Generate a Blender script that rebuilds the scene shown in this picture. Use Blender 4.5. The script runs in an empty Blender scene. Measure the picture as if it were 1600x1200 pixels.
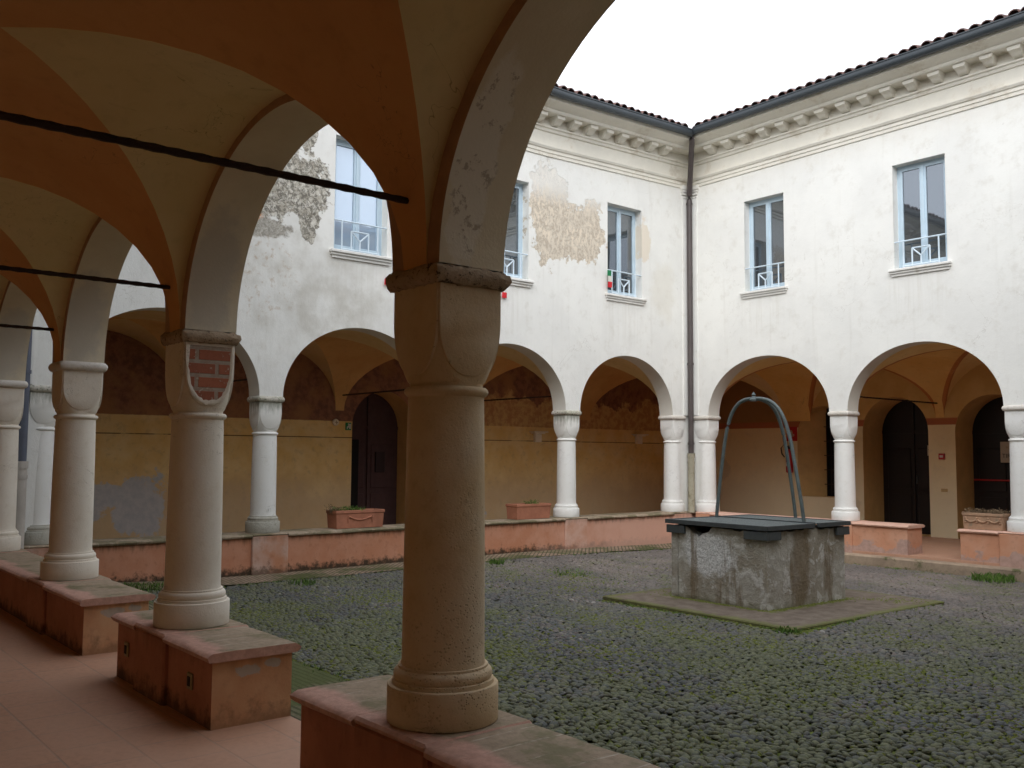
import bpy, math, random
import numpy as np
from mathutils import Vector, Matrix

# ------------------------------------------------------------------ camera, world, sun, exposure
sc = bpy.context.scene
COL = sc.collection
cam_d = bpy.data.cameras.new('camera'); cam = bpy.data.objects.new('camera', cam_d); COL.objects.link(cam)
cam_d.sensor_fit = 'HORIZONTAL'; cam_d.sensor_width = 36.0; cam_d.lens = 36.0 * 1470.36 / 1600.0
cam_d.clip_start = 0.05; cam_d.clip_end = 500
R_ = Vector((0.63992, 0.76841, 0.00675)); U_ = Vector((0.05282, -0.05275, 0.99721)); F_ = Vector((-0.76663, 0.63778, 0.07434))
CAM = Vector((11.5423, -14.1405, 1.0332))
cam.matrix_world = Matrix(((R_.x, U_.x, -F_.x, CAM.x), (R_.y, U_.y, -F_.y, CAM.y), (R_.z, U_.z, -F_.z, CAM.z), (0, 0, 0, 1)))
sc.camera = cam

SUN_EL, SUN_ROT = math.radians(40), math.radians(142)
w = bpy.data.worlds.new('World'); sc.world = w; w.use_nodes = True
wn = w.node_tree; wn.nodes.clear()
wo = wn.nodes.new('ShaderNodeOutputWorld'); bg = wn.nodes.new('ShaderNodeBackground')
sky = wn.nodes.new('ShaderNodeTexSky'); sky.sky_type = 'NISHITA'; sky.sun_disc = False
sky.sun_elevation = SUN_EL; sky.sun_rotation = SUN_ROT; sky.air_density = 1.0; sky.dust_density = 4.0; sky.ozone_density = 1.0
hs = wn.nodes.new('ShaderNodeHueSaturation'); hs.inputs['Saturation'].default_value = 0.12; hs.inputs['Value'].default_value = 1.0
mixc = wn.nodes.new('ShaderNodeMix'); mixc.data_type = 'RGBA'; mixc.inputs[0].default_value = 0.55
mixc.inputs[7].default_value = (9.3, 9.9, 10.9, 1)      # the even cloud layer
wn.links.new(sky.outputs[0], hs.inputs['Color']); wn.links.new(hs.outputs[0], mixc.inputs[6])
wn.links.new(mixc.outputs[2], bg.inputs['Color']); bg.inputs['Strength'].default_value = 0.15
wn.links.new(bg.outputs[0], wo.inputs['Surface'])
sd = bpy.data.lights.new('sun', 'SUN'); sd.energy = 0.68; sd.angle = math.radians(60); sd.color = (1.0, 0.97, 0.93)
sun = bpy.data.objects.new('sun', sd); COL.objects.link(sun)
az = SUN_ROT
sdir = Vector((math.sin(az) * math.cos(SUN_EL), math.cos(az) * math.cos(SUN_EL), math.sin(SUN_EL)))
sun.rotation_euler = sdir.to_track_quat('Z', 'Y').to_euler()
vs = sc.view_settings; vs.view_transform = 'Standard'; vs.look = 'None'; vs.exposure = 0.70; vs.gamma = 1.0; vs.use_curve_mapping = False
sc.cycles.max_bounces = 8; sc.cycles.diffuse_bounces = 6; sc.cycles.glossy_bounces = 3
sc.cycles.use_denoising = True
try: sc.cycles.denoiser = 'OPENIMAGEDENOISE'
except Exception: pass
sc.cycles.caustics_reflective = False; sc.cycles.caustics_refractive = False

rnd = random.Random(7)
PI = math.pi
# ------------------------------------------------------------------ node helpers
class G:
    def __init__(s, name):
        s.m = bpy.data.materials.new(name); s.m.use_nodes = True; s.t = s.m.node_tree; s.t.nodes.clear()
        s.out = s.t.nodes.new('ShaderNodeOutputMaterial'); s.b = s.t.nodes.new('ShaderNodeBsdfPrincipled')
        s.t.links.new(s.b.outputs[0], s.out.inputs[0]); s.geo = s.t.nodes.new('ShaderNodeNewGeometry')
        s.P = s.geo.outputs['Position']
    def n(s, ty, **kw):
        nd = s.t.nodes.new('ShaderNode' + ty)
        for k, v in kw.items():
            if k.startswith('_'): setattr(nd, k[1:], v)
            else: s.put(nd.inputs[int(k[1:])] if k[0] == 'i' and k[1:].isdigit() else nd.inputs[k.replace('_', ' ')], v)
        return nd
    def put(s, inp, v):
        if isinstance(v, bpy.types.NodeSocket): s.t.links.new(v, inp)
        else:
            if hasattr(inp.default_value, '__len__') and isinstance(v, (tuple, list)) and len(inp.default_value) == 4 and len(v) == 3: v = (*v, 1)
            inp.default_value = v
    def noise(s, scale, detail=4, rough=.55, vec=None, dist=0, col=False):
        nd = s.n('TexNoise', Vector=vec if vec is not None else s.P, Scale=scale, Detail=detail, Roughness=rough, Distortion=dist)
        return nd.outputs['Color'] if col else nd.outputs['Fac']
    def math(s, op, a, b=0.0, clamp=False):
        return s.n('Math', _operation=op, _use_clamp=clamp, i0=a, i1=b).outputs[0]
    def vm(s, op, a, b):
        return s.n('VectorMath', _operation=op, i0=a, i1=b).outputs[0]
    def rng(s, v, a, b, c=0.0, d=1.0):
        nd = s.n('MapRange', _interpolation_type='SMOOTHSTEP'); s.put(nd.inputs[0], v)
        for i, x in enumerate((a, b, c, d)): nd.inputs[1 + i].default_value = x
        return nd.outputs[0]
    def mix(s, f, a, b, mode='MIX'):
        nd = s.n('Mix', _data_type='RGBA', _blend_type=mode); s.put(nd.inputs[0], f); s.put(nd.inputs[6], a); s.put(nd.inputs[7], b)
        return nd.outputs[2]
    def patch(s, c, r, amp=.8, ns=3.0, soft=.06, vec=None, seed=0):
        P = s.P if vec is None else vec
        v = s.vm('DIVIDE', s.vm('SUBTRACT', P, c), r)
        ln = s.n('VectorMath', _operation='LENGTH', i0=v).outputs['Value']
        nz = s.noise(ns, 6, .65, vec=s.vm('ADD', P, (seed * 3.1, seed * 1.7, seed)))
        e = s.math('ADD', ln, s.math('MULTIPLY', s.math('SUBTRACT', nz, .5), amp * 2))
        return s.rng(e, 1 + soft, 1 - soft)
    def sep(s, v=None):
        return s.n('SeparateXYZ', Vector=s.P if v is None else v).outputs
    def fin(s, color, rough=.9, spec=.3, bumps=(), metal=0.0):
        s.put(s.b.inputs['Base Color'], color); s.put(s.b.inputs['Roughness'], rough)
        s.b.inputs['Specular IOR Level'].default_value = spec; s.b.inputs['Metallic'].default_value = metal
        last = None
        for h, dist, st in bumps:
            bn = s.n('Bump', Height=h, Distance=dist, Strength=st)
            if last is not None: s.t.links.new(last, bn.inputs['Normal'])
            last = bn.outputs[0]
        if last is not None: s.t.links.new(last, s.b.inputs['Normal'])
        return s.m

def simple(name, color, rough=.8, var=.25, ns=12, spec=.3, bump=.004, metal=0, dirt=None):
    g = G(name); n1 = g.noise(ns, 6, .65); n2 = g.noise(ns * .2, 4, .6)
    f = g.math('ADD', g.math('MULTIPLY', n1, .5), g.math('MULTIPLY', n2, .5))
    lo = tuple(c * (1 - var) for c in color); hi = tuple(min(1, c * (1 + var)) for c in color)
    c = g.mix(g.rng(f, .3, .7), lo, hi)
    if dirt: c = g.mix(g.rng(g.noise(ns * .5, 7, .7), .52, .66), c, dirt)
    return g.fin(c, rough, spec, [(n1, bump, .6)] if bump else (), metal)

W1 = (.80, .795, .76)
def wall_mat(name, kind=''):
    g = G(name)
    a = g.noise(1.1, 6, .6); b = g.noise(5.5, 7, .65); f = g.noise(60, 3, .6)
    c = g.mix(g.rng(a, .35, .68), W1, (.74, .735, .705))
    c = g.mix(g.math('MULTIPLY', g.rng(b, .5, .75), .35), c, (.56, .53, .47))
    # vertical rain streaks
    st = g.noise(1.0, 5, .6, vec=g.vm('MULTIPLY', g.P, (7, 7, .45)))
    c = g.mix(g.math('MULTIPLY', g.rng(st, .55, .8), .22), c, (.50, .475, .42))
    z = g.sep()['Z']
    zz = g.math('ADD', z, g.math('MULTIPLY', g.math('SUBTRACT', b, .5), .5))
    c = g.mix(g.math('MULTIPLY', g.rng(zz, 5.7, 6.5), .5), c, (.66, .61, .51))
    ax = s_ax = (1 if kind == 'B' else 0)
    for (ua, ub), wz in ((ab, 3.84 if kind == 'B' else 3.95) for ab in (((-7.89, -7.03), (-5.2, -4.34), (-2.515, -1.635)) if kind == 'B' else ((1.37, 2.19), (4.18, 5.02)))):
        cx = (ua + ub) / 2; ctr = (cx, -.26, wz - .42) if kind != 'B' else (.10, cx, wz - .42); rd = (.50, 2, .38) if kind != 'B' else (2, .50, .38)
        pm = g.patch(ctr, rd, .5, 4, .5, seed=cx); sn = g.noise(1.0, 5, .65, vec=g.vm('MULTIPLY', g.P, (16, 16, .6)))
        c = g.mix(g.math('MULTIPLY', pm, g.rng(sn, .45, .65, 0, .22)), c, (.56, .53, .46))
    hl = g.rng(g.math('ABSOLUTE', g.math('SUBTRACT', g.noise(.9, 5, .55, dist=1.0), .5)), .0022, .0004)
    c = g.mix(g.math('MULTIPLY', g.math('MULTIPLY', hl, g.rng(g.noise(.6, 3), .5, .56)), .35), c, (.40, .37, .32))
    H = f
    bump = [(f, .002, .4), (b, .012, .35)]
    if kind == 'B':
        # flaked tan area between the windows
        m = g.math('MAXIMUM', g.patch((.16, -3.80, 5.05), (3, .47, .86), .8, 4.5, .03),
            g.math('MAXIMUM', g.patch((.16, -3.25, 4.75), (3, .66, .48), .8, 4.5, .03, seed=1), g.patch((.16, -2.86, 4.95), (3, .24, .55), .9, 7, .03, seed=2)))
        fl = g.noise(9, 9, .78, dist=.5, vec=g.vm('MULTIPLY', g.P, (1, 1.5, .75)))
        tan = g.mix(g.rng(fl, .47, .50), g.mix(g.rng(g.noise(3, 5, .6), .4, .6), (.72, .63, .51), (.64, .57, .47)), g.mix(g.rng(g.noise(22, 5, .7), .45, .6), (.47, .40, .32), (.60, .54, .45)))
        tan = g.mix(g.math('MULTIPLY', g.rng(g.math('ADD', z, g.math('MULTIPLY', fl, .8)), 5.55, 5.95), .7), tan, c)
        tan = g.mix(g.rng(g.noise(40, 6, .75), .60, .64, 0, .8), tan, (.74, .72, .66))
        c = g.mix(m, c, tan)
        m2 = g.patch((.16, -1.50, 4.95), (3, .14, .40), .9, 6, .1, seed=3)
        c = g.mix(g.math('MULTIPLY', m2, .7), c, (.70, .61, .48))
        m22 = g.patch((.16, -1.0, 4.05), (3, .32, .5), .8, 3, .4, seed=13)
        c = g.mix(g.math('MULTIPLY', m22, .4), c, (.66, .62, .53))
        # bare grey masonry by the left window
        m3 = g.math('MAXIMUM', g.patch((.16, -8.72, 4.66), (3, .78, .52), .8, 5, .03, seed=4), g.patch((.16, -8.23, 4.25), (3, .16, .35), .7, 6, .03, seed=5))
        m3 = g.math('MAXIMUM', m3, g.patch((.16, -8.25, 5.5), (3, .12, .42), .7, 7, .03, seed=6))
        bl = g.noise(17, 9, .78, dist=.8)
        gr = g.mix(g.rng(bl, .43, .56), (.19, .175, .145), g.mix(g.rng(g.noise(9, 6, .7), .4, .62), (.46, .42, .35), (.74, .71, .64)))
        c = g.mix(m3, c, gr)
        m4 = g.patch((.16, -8.95, 3.98), (3, .50, .13), .6, 5, .1, seed=7)
        c = g.mix(g.math('MULTIPLY', m4, .85), c, g.mix(g.rng(bl, .42, .6), (.16, .14, .11), (.45, .42, .36)))
        m5 = g.patch((.16, -9.05, 4.13), (3, .14, .08), .6, 12, .1, seed=8); c = g.mix(m5, c, (.62, .26, .10))
        # soft grey stains under it
        m6 = g.patch((.16, -8.6, 3.25), (3, 1.35, .75), .9, 2.2, .5, seed=9)
        bb = g.noise(3.2, 5, .6)
        c = g.mix(g.math('MULTIPLY', m6, g.rng(bb, .3, .75, 0, .6)), c, (.48, .45, .39))
        m7 = g.patch((.16, -8.85, 3.35), (3, .5, .5), .9, 7, .1, seed=10)
        c = g.mix(g.math('MULTIPLY', m7, g.rng(g.noise(9, 7, .7), .52, .66, 0, .6)), c, (.45, .33, .22))
        m8 = g.patch((.16, -6.8, 3.1), (3, 1.6, .6), .9, 2.5, .5, seed=11)
        c = g.mix(g.math('MULTIPLY', m8, g.rng(bb, .35, .75, 0, .5)), c, (.55, .53, .48))
        allm = g.math('MAXIMUM', m, m3)
        bump.append((g.math('SUBTRACT', g.math('MULTIPLY', fl, .6), allm), .02, .5))
        bump.append((g.math('MULTIPLY', bl, m3), .03, .8))
    return g.fin(c, .92, .2, bump)

def back_mat(name, axis, kind):
    g = G(name); s = g.sep(); z = s['Z']; n1 = g.noise(2.2, 6, .6); n2 = g.noise(9, 7, .68); u = s[axis]
    low = g.mix(g.rng(n1, .32, .68), (.74, .50, .18), (.78, .60, .29))
    low = g.mix(g.math('MULTIPLY', g.rng(n2, .5, .72), .4), low, (.40, .29, .16))
    # greyer ochre towards the foot
    zz = g.math('ADD', z, g.math('MULTIPLY', g.math('SUBTRACT', n1, .5), 1.1))
    low = g.mix(g.rng(zz, .95, .1, 0, .62), low, (.53, .43, .31))
    if kind == 'B':
        for k, (cy, cz, ry, rz) in enumerate(((-10.9, .0, .55, .30), (-10.35, .22, .60, .26), (-9.95, .38, .40, .20), (-9.3, .2, .36, .46), (-3.2, .05, .42, .30), (-3.05, .3, .22, .12), (-7.3, .8, .1, .06))):
            low = g.mix(g.patch((-2.85, cy, cz), (3, ry, rz), 1.3, 3.4, .10, seed=k), low, g.mix(g.rng(n2, .3, .7), (.44, .465, .475), (.56, .56, .545)))
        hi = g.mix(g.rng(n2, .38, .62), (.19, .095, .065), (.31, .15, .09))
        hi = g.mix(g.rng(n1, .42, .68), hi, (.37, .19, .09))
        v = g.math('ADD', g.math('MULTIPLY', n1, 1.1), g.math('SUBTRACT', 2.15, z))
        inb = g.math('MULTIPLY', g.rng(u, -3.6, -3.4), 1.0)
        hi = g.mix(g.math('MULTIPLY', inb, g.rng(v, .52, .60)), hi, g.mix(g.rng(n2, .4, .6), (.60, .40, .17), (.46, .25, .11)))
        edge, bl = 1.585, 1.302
    elif kind == 'R':
        hi = g.mix(g.rng(n1, .3, .7), (.58, .37, .13), (.66, .46, .19)); edge, bl = 1.75, -9
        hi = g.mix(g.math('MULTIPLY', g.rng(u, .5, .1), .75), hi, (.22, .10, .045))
        for k, (cx, cz, rx, rz) in enumerate(((-1.80, .72, .15, .25), (-1.95, .25, .12, .2), (1.25, .1, .25, .25), (3.25, .0, .01, .01))):
            low = g.mix(g.math('MULTIPLY', g.patch((cx, 3.3, cz), (rx, 3, rz), .8, 4, .1, seed=k), .6), low, (.30, .22, .14))
        low = g.mix(.55, low, (.82, .75, .54)); low = g.mix(g.rng(z, 1.625, 1.64), low, (.42, .15, .07))
        hi = g.mix(g.rng(z, 1.78, 1.74), hi, (.42, .15, .07))
    else:
        hi = low; edge, bl = 9, -9
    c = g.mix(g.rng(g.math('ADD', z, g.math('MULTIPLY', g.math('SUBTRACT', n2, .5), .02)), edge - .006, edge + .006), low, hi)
    if bl > 0:
        c = g.mix(g.math('MULTIPLY', g.rng(g.math('ABSOLUTE', g.math('SUBTRACT', z, bl)), .012, .004), g.rng(g.noise(4, 3), .3, .5, .25, .9)), c, (.10, .045, .02))
    return g.fin(c, .92, .2, [(n2, .01, .4), (g.noise(70, 3), .002, .4)])

def vault_mat(name, c1, c2, line=None, soot=None):
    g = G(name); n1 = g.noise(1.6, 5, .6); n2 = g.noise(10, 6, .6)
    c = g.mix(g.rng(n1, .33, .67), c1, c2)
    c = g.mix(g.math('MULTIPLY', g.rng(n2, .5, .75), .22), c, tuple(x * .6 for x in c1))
    if line:
        at = g.n('Attribute', _attribute_name='groin'); f = at.outputs['Fac']
        c = g.mix(g.math('MULTIPLY', g.rng(f, .065, .05), .8), c, line)
    n5 = g.noise(1.3, 4, .6, dist=1.6); ln = g.rng(g.math('ABSOLUTE', g.math('SUBTRACT', n5, .5)), .0025, .0004)
    ln = g.math('MULTIPLY', ln, g.rng(g.noise(.8, 4), .5, .58)); c = g.mix(g.math('MULTIPLY', ln, .5), c, (.16, .09, .045))
    c = g.mix(g.rng(g.noise(.9, 7, .72), .58, .72, 0, .35), c, tuple(min(1, x * 1.25 + .03) for x in c2))
    c = g.mix(g.rng(g.noise(26, 6, .72), .70, .74, 0, .5), c, (.22, .15, .09))
    return g.fin(c, .93, .15, [(n2, .008, .35), (g.noise(90, 2), .0015, .4), (ln, -.003, .5)])

def parapet_mat(name, base, alt, grey=(.33, .25, .22), low=0., dark=.0, zf=-.45, drips=.0, seed=0):
    g = G(name); z = g.sep()['Z']; n1 = g.noise(2.6, 6, .62, vec=g.vm('ADD', g.P, (seed, 0, 0))); n2 = g.noise(12, 7, .68); n3 = g.noise(70, 3)
    c = g.mix(g.rng(n1, .35, .66), base, alt)
    c = g.mix(g.math('MULTIPLY', g.rng(n2, .5, .72), .4), c, tuple(x * .6 for x in base))
    e = g.math('ADD', g.math('SUBTRACT', z, zf), g.math('MULTIPLY', g.math('SUBTRACT', n1, .5), -.75))
    if low: c = g.mix(g.rng(e, .17, .13, 0, low), c, g.mix(g.rng(n2, .35, .65), grey, tuple(x * 1.35 for x in grey)))
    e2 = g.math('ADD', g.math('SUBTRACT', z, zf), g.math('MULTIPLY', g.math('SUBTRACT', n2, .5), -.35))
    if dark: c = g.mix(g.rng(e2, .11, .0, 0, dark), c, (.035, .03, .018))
    if name.startswith('parapet_terracotta_stained') or name.startswith('pedestal_patched'):
        yy = g.math('ADD', g.sep()['Y'], g.math('MULTIPLY', g.math('SUBTRACT', n1, .5), 3.0)); c = g.mix(g.rng(yy, -4.6, -2.0, 0, .8), c, (.66, .40, .31))  # paler pink to the right, with the stronger light there put into the colour
    if name.endswith('end'):
        mm = g.math('MAXIMUM', g.patch((0, -11.95, -.12), (99, .07, .035), 1.0, 14, .1, seed=2), g.patch((0, -11.80, -.10), (99, .05, .025), 1.0, 16, .1, seed=4))
        c = g.mix(g.math('MULTIPLY', mm, .8), c, (.42, .40, .36))
    if drips:
        st = g.noise(1.0, 5, .65, vec=g.vm('MULTIPLY', g.P, (14, 14, .9)))
        e3 = g.math('ADD', z, g.math('MULTIPLY', st, .30))
        c = g.mix(g.rng(e3, .02, .14, 0, drips), c, (.06, .045, .025))
    return g.fin(c, .88, .25, [(n1, .02, .3), (n2, .006, .45), (n3, .0015, .4)])

def coping_mat(name, a, b, moss, mossamt, ax=0, joints=True, nose=None, yc=0, vax=1):
    g = G(name); n1 = g.noise(3, 6, .65); n2 = g.noise(22, 6, .7); s = g.sep(); n3 = g.noise(60, 5, .7)
    c = g.mix(g.rng(n2, .35, .65), a, b)
    bumps = [(n2, .006, .5), (n1, .010, .3), (n3, .002, .5)]
    if joints:
        fr = g.math('FRACT', g.math('MULTIPLY', g.math('ADD', s[ax], g.math('MULTIPLY', n1, .03)), 1 / .145))
        j = g.rng(g.math('ABSOLUTE', g.math('SUBTRACT', fr, .5)), .055, .02)
        j = g.math('MULTIPLY', j, g.rng(g.noise(5, 5, .65), .40, .56))
        c = g.mix(g.math('MULTIPLY', j, .6), c, (.52, .45, .37)); bumps.append((g.math('SUBTRACT', 1.0, j), .004, .6))
    c = g.mix(g.rng(g.math('ADD', n1, g.math('MULTIPLY', n2, .3)), .78 - mossamt * .25, .88 - mossamt * .2, 0, .85), c, g.mix(n2, moss, tuple(x * 1.6 for x in moss)))
    if nose:
        nz = g.n('SeparateXYZ', Vector=g.geo.outputs['Normal']).outputs['Z']
        side = g.rng(nz, .93, .7)
        e = g.math('ADD', s[vax], g.math('MULTIPLY', g.math('SUBTRACT', n1, .5), .25))
        edge = g.rng(e, yc - .10, yc - .18)
        c = g.mix(g.math('MAXIMUM', side, edge), c, g.mix(g.rng(n2, .35, .65), nose, tuple(x * 1.25 for x in nose)))
    return g.fin(c, .85, .25, bumps)

def stone_mat(name, base, warm, dirt, dirtamt=.3, rough_b=.008, lowz=None, pits=False):
    g = G(name); n1 = g.noise(2.4, 6, .6); n2 = g.noise(14, 8, .72); n3 = g.noise(85, 4, .65); n4 = g.noise(38, 6, .7)
    c = g.mix(g.rng(n1, .35, .65), base, warm)
    c = g.mix(g.math('MULTIPLY', g.rng(n2, .48, .74), .5), c, dirt)
    c = g.mix(g.math('MULTIPLY', g.rng(n4, .64 - .10 * (dirtamt > .85), .72 - .08 * (dirtamt > .85)), dirtamt), c, tuple(x * .35 for x in dirt))
    if lowz:
        z = g.sep()['Z']
        c = g.mix(g.rng(g.math('ADD', z, g.math('MULTIPLY', g.math('SUBTRACT', n2, .5), .25)), lowz + .06, lowz - .06, 0, .75), c, g.mix(n4, (.10, .10, .065), (.33, .31, .26)))
    bumps = [(n3, .003, .5), (n4, rough_b, .6), (n2, rough_b * 1.4, .35)]
    # hairline repairs and small losses in the skim coat
    n5 = g.noise(5, 5, .6, dist=1.2); ln = g.rng(g.math('ABSOLUTE', g.math('SUBTRACT', n5, .5)), .006, .001)
    ln = g.math('MULTIPLY', ln, g.rng(g.noise(2.2, 4), .52, .6)); c = g.mix(g.math('MULTIPLY', ln, .55), c, tuple(x * .5 for x in dirt)); bumps.append((ln, -.004, .6))
    if pits:
        v = g.n('TexVoronoi', Vector=g.P, Scale=70.0).outputs[0]; pm = g.math('MULTIPLY', g.rng(v, .34, .18), g.rng(g.noise(6, 5, .65), .42, .6))
        zz = g.rng(g.math('ADD', g.sep()['Z'], g.noise(1.5)), 1.6, .7, .15, 1.0); pm = g.math('MULTIPLY', pm, zz); c = g.mix(g.math('MULTIPLY', pm, .35), c, (.26, .19, .12)); bumps.append((pm, -.006, .8))
    return g.fin(c, .9, .25, bumps)

M = {}
M['wallB'] = wall_mat('wall_plaster_flaking', 'B'); M['wall'] = wall_mat('wall_plaster')
M['cornice'] = simple('cornice_stucco', (.72, .69, .61), .9, .08, 4, dirt=(.60, .55, .46))
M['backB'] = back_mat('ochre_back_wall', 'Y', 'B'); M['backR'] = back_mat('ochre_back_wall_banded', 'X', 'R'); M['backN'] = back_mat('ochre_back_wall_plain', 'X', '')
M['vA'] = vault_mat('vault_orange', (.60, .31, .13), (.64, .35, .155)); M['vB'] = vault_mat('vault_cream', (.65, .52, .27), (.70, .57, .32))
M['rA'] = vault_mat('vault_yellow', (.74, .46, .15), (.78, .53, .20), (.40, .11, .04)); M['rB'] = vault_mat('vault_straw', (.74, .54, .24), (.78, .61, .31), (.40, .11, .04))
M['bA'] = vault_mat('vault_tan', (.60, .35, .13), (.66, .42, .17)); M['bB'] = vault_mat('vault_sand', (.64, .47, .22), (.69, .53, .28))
M['strip'] = simple('arch_edge_plaster', (.42, .25, .155), .9, .2)
def soffit_mat(name, flaky):
    g = G(name); n1 = g.noise(1.8, 6, .6); n2 = g.noise(11, 8, .72); n3 = g.noise(30, 6, .7)
    c = g.mix(g.rng(n1, .35, .65), (.60, .52, .38), (.67, .60, .46))
    if flaky:
        m = g.patch((8.66, -11.98, 2.18), (.45, .10, .42), .8, 5, .12, seed=2)
        c = g.mix(g.math('MULTIPLY', m, .75), c, (.70, .66, .58))
        c = g.mix(g.math('MULTIPLY', g.math('MULTIPLY', m, g.rng(n2, .54, .58)), g.rng(n3, .47, .55, 0, .7)), c, (.30, .24, .18))
        for k, cx in enumerate((5.85, 3.2, .6)):
            m = g.patch((cx + .12, -11.95, 2.2), (.35, .16, .5), .8, 6, .3, seed=k + 5)
            c = g.mix(g.math('MULTIPLY', m, .6), c, (.42, .39, .35))
    else:
        c = g.mix(g.rng(n1, .3, .7), (.66, .64, .59), (.62, .59, .52))
    return g.fin(c, .92, .2, [(n2, .006, .4), (g.noise(80, 3), .002, .4)])
M['soffN'] = soffit_mat('arch_soffit_worn', True); M['soff'] = soffit_mat('arch_soffit_white', False)
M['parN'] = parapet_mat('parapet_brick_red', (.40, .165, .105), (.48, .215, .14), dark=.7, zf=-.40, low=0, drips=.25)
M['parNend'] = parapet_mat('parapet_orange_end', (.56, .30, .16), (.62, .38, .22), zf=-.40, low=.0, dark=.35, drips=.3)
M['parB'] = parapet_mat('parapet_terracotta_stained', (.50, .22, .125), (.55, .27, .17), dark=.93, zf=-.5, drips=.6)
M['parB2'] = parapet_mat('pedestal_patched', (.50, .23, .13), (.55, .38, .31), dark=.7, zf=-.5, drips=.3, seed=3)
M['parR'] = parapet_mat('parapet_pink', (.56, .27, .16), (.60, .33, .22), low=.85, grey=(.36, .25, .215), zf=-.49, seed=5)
M['copN'] = coping_mat('coping_red_cement', (.27, .205, .14), (.36, .275, .195), (.13, .115, .06), .55, 0, nose=(.47, .28, .22), yc=-11.92)
M['copB'] = coping_mat('coping_mossy', (.32, .25, .18), (.38, .30, .22), (.12, .105, .06), .8, 1)
M['copR'] = coping_mat('coping_pink', (.66, .40, .30), (.70, .46, .37), (.50, .34, .25), -.4, 0, False)
M['colN'] = stone_mat('column_stone_tan', (.60, .46, .29), (.66, .55, .40), (.46, .33, .20), .8, .006, pits=True)
M['colN1'] = stone_mat('column_plaster_grey', (.70, .635, .54), (.74, .68, .59), (.60, .51, .40), .25, .0015)
M['colW'] = stone_mat('column_plaster_white', (.78, .775, .745), (.80, .795, .77), (.68, .66, .60), .12, .002)
M['colM'] = stone_mat('column_base_mossy', (.40, .39, .34), (.45, .43, .37), (.22, .22, .15), .5, .008)
M['abacM'] = stone_mat('abacus_mossy', (.46, .44, .36), (.60, .56, .50), (.14, .15, .08), .95, .012)
def streaked():
    g = G('capital_streaked'); n1 = g.noise(1.0, 6, .65, vec=g.vm('MULTIPLY', g.P, (22, 22, 5))); z = g.sep()['Z']; n2 = g.noise(40, 5, .7)
    e = g.math('ADD', z, g.math('MULTIPLY', g.math('SUBTRACT', n1, .5), .5))
    c = g.mix(g.rng(e, 1.50, 1.72, 0, .85), (.76, .75, .71), g.mix(n2, (.16, .17, .12), (.40, .40, .34)))
    return g.fin(c, .9, .2, [(n2, .003, .5)])
M['colT'] = streaked()
M['abac'] = stone_mat('abacus_lichened', (.44, .34, .24), (.30, .21, .13), (.15, .10, .065), .95, .02)
M['abacW'] = stone_mat('abacus_pale', (.60, .56, .50), (.66, .62, .57), (.33, .30, .22), .6, .006)

def brick_mat(name, c1, c2, mortar, scale, axis=(1, 1, 1), bw=.5, rh=.25, ms=.02, rot=(0, 0, 0), moss=None, mossv=.5, bump=.004, offset=.5):
    g = G(name); mp = g.n('Mapping', Vector=g.P, Rotation=rot)
    br = g.n('TexBrick', Vector=mp.outputs[0], Color1=c1, Color2=c2, Mortar=mortar, Scale=scale, _offset=offset)
    br.inputs['Brick Width'].default_value = bw; br.inputs['Row Height'].default_value = rh; br.inputs['Mortar Size'].default_value = ms; br.inputs['Mortar Smooth'].default_value = .2
    n1 = g.noise(1.7, 6, .62); n2 = g.noise(25, 7, .7)
    c = g.mix(g.math('MULTIPLY', g.rng(n2, .4, .7), .5), br.outputs['Color'], tuple(x * .55 for x in c1))
    if moss: c = g.mix(g.rng(g.math('ADD', n1, g.math('MULTIPLY', n2, .25)), mossv + .05, mossv + .25, 0, .9), c, g.mix(n2, moss, tuple(x * 2 for x in moss)))
    return g, c, br.outputs['Fac'], n2
g, c, f, n2 = brick_mat('exposed_brick', (.40, .14, .08), (.33, .12, .075), (.38, .32, .26), 1, bw=.25, rh=.083, ms=.013, rot=(0, PI / 2, PI / 2))
gz = g
c = g.mix(g.rng(n2, .58, .68), c, (.52, .45, .37)); M['brickP'] = g.fin(c, .9, .2, [(g.math('SUBTRACT', 1.0, f), .006, .8), (n2, .004, .5)])
g, c, f, n2 = brick_mat('terracotta_floor_tiles', (.52, .29, .19), (.47, .25, .16), (.34, .23, .17), 1, bw=.33, rh=.33, ms=.006, offset=.5)
n1 = g.noise(1.3, 5, .6)
c = g.mix(g.rng(n1, .38, .66, 0, .7), c, (.50, .30, .205))
M['floor'] = g.fin(c, g.rng(n1, .3, .7, .42, .62), .4, [(g.math('SUBTRACT', 1.0, f), .002, .6), (n2, .001, .4)])
g, c, f, n2 = brick_mat('brick_edge_paving', (.34, .25, .18), (.27, .20, .14), (.10, .085, .06), 1, bw=.24, rh=.06, ms=.010, rot=(0, 0, PI / 4), moss=(.045, .055, .018), mossv=.50)
M['strip_pave'] = g.fin(c, .95, .2, [(g.math('SUBTRACT', 1.0, f), .01, .8), (n2, .006, .6)])
g, c, f, n2 = brick_mat('brick_edge_paving_green', (.22, .19, .125), (.15, .135, .085), (.05, .048, .028), 1, bw=.26, rh=.055, ms=.012, rot=(0, 0, 0), moss=(.055, .065, .022), mossv=.42)
M['strip_green'] = g.fin(c, .95, .2, [(g.math('SUBTRACT', 1.0, f), .01, .8), (n2, .006, .6)])
M['ledge'] = simple('kerb_old_brick', (.33, .25, .18), .95, .3, 9, bump=.012, dirt=(.10, .10, .045))
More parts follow.
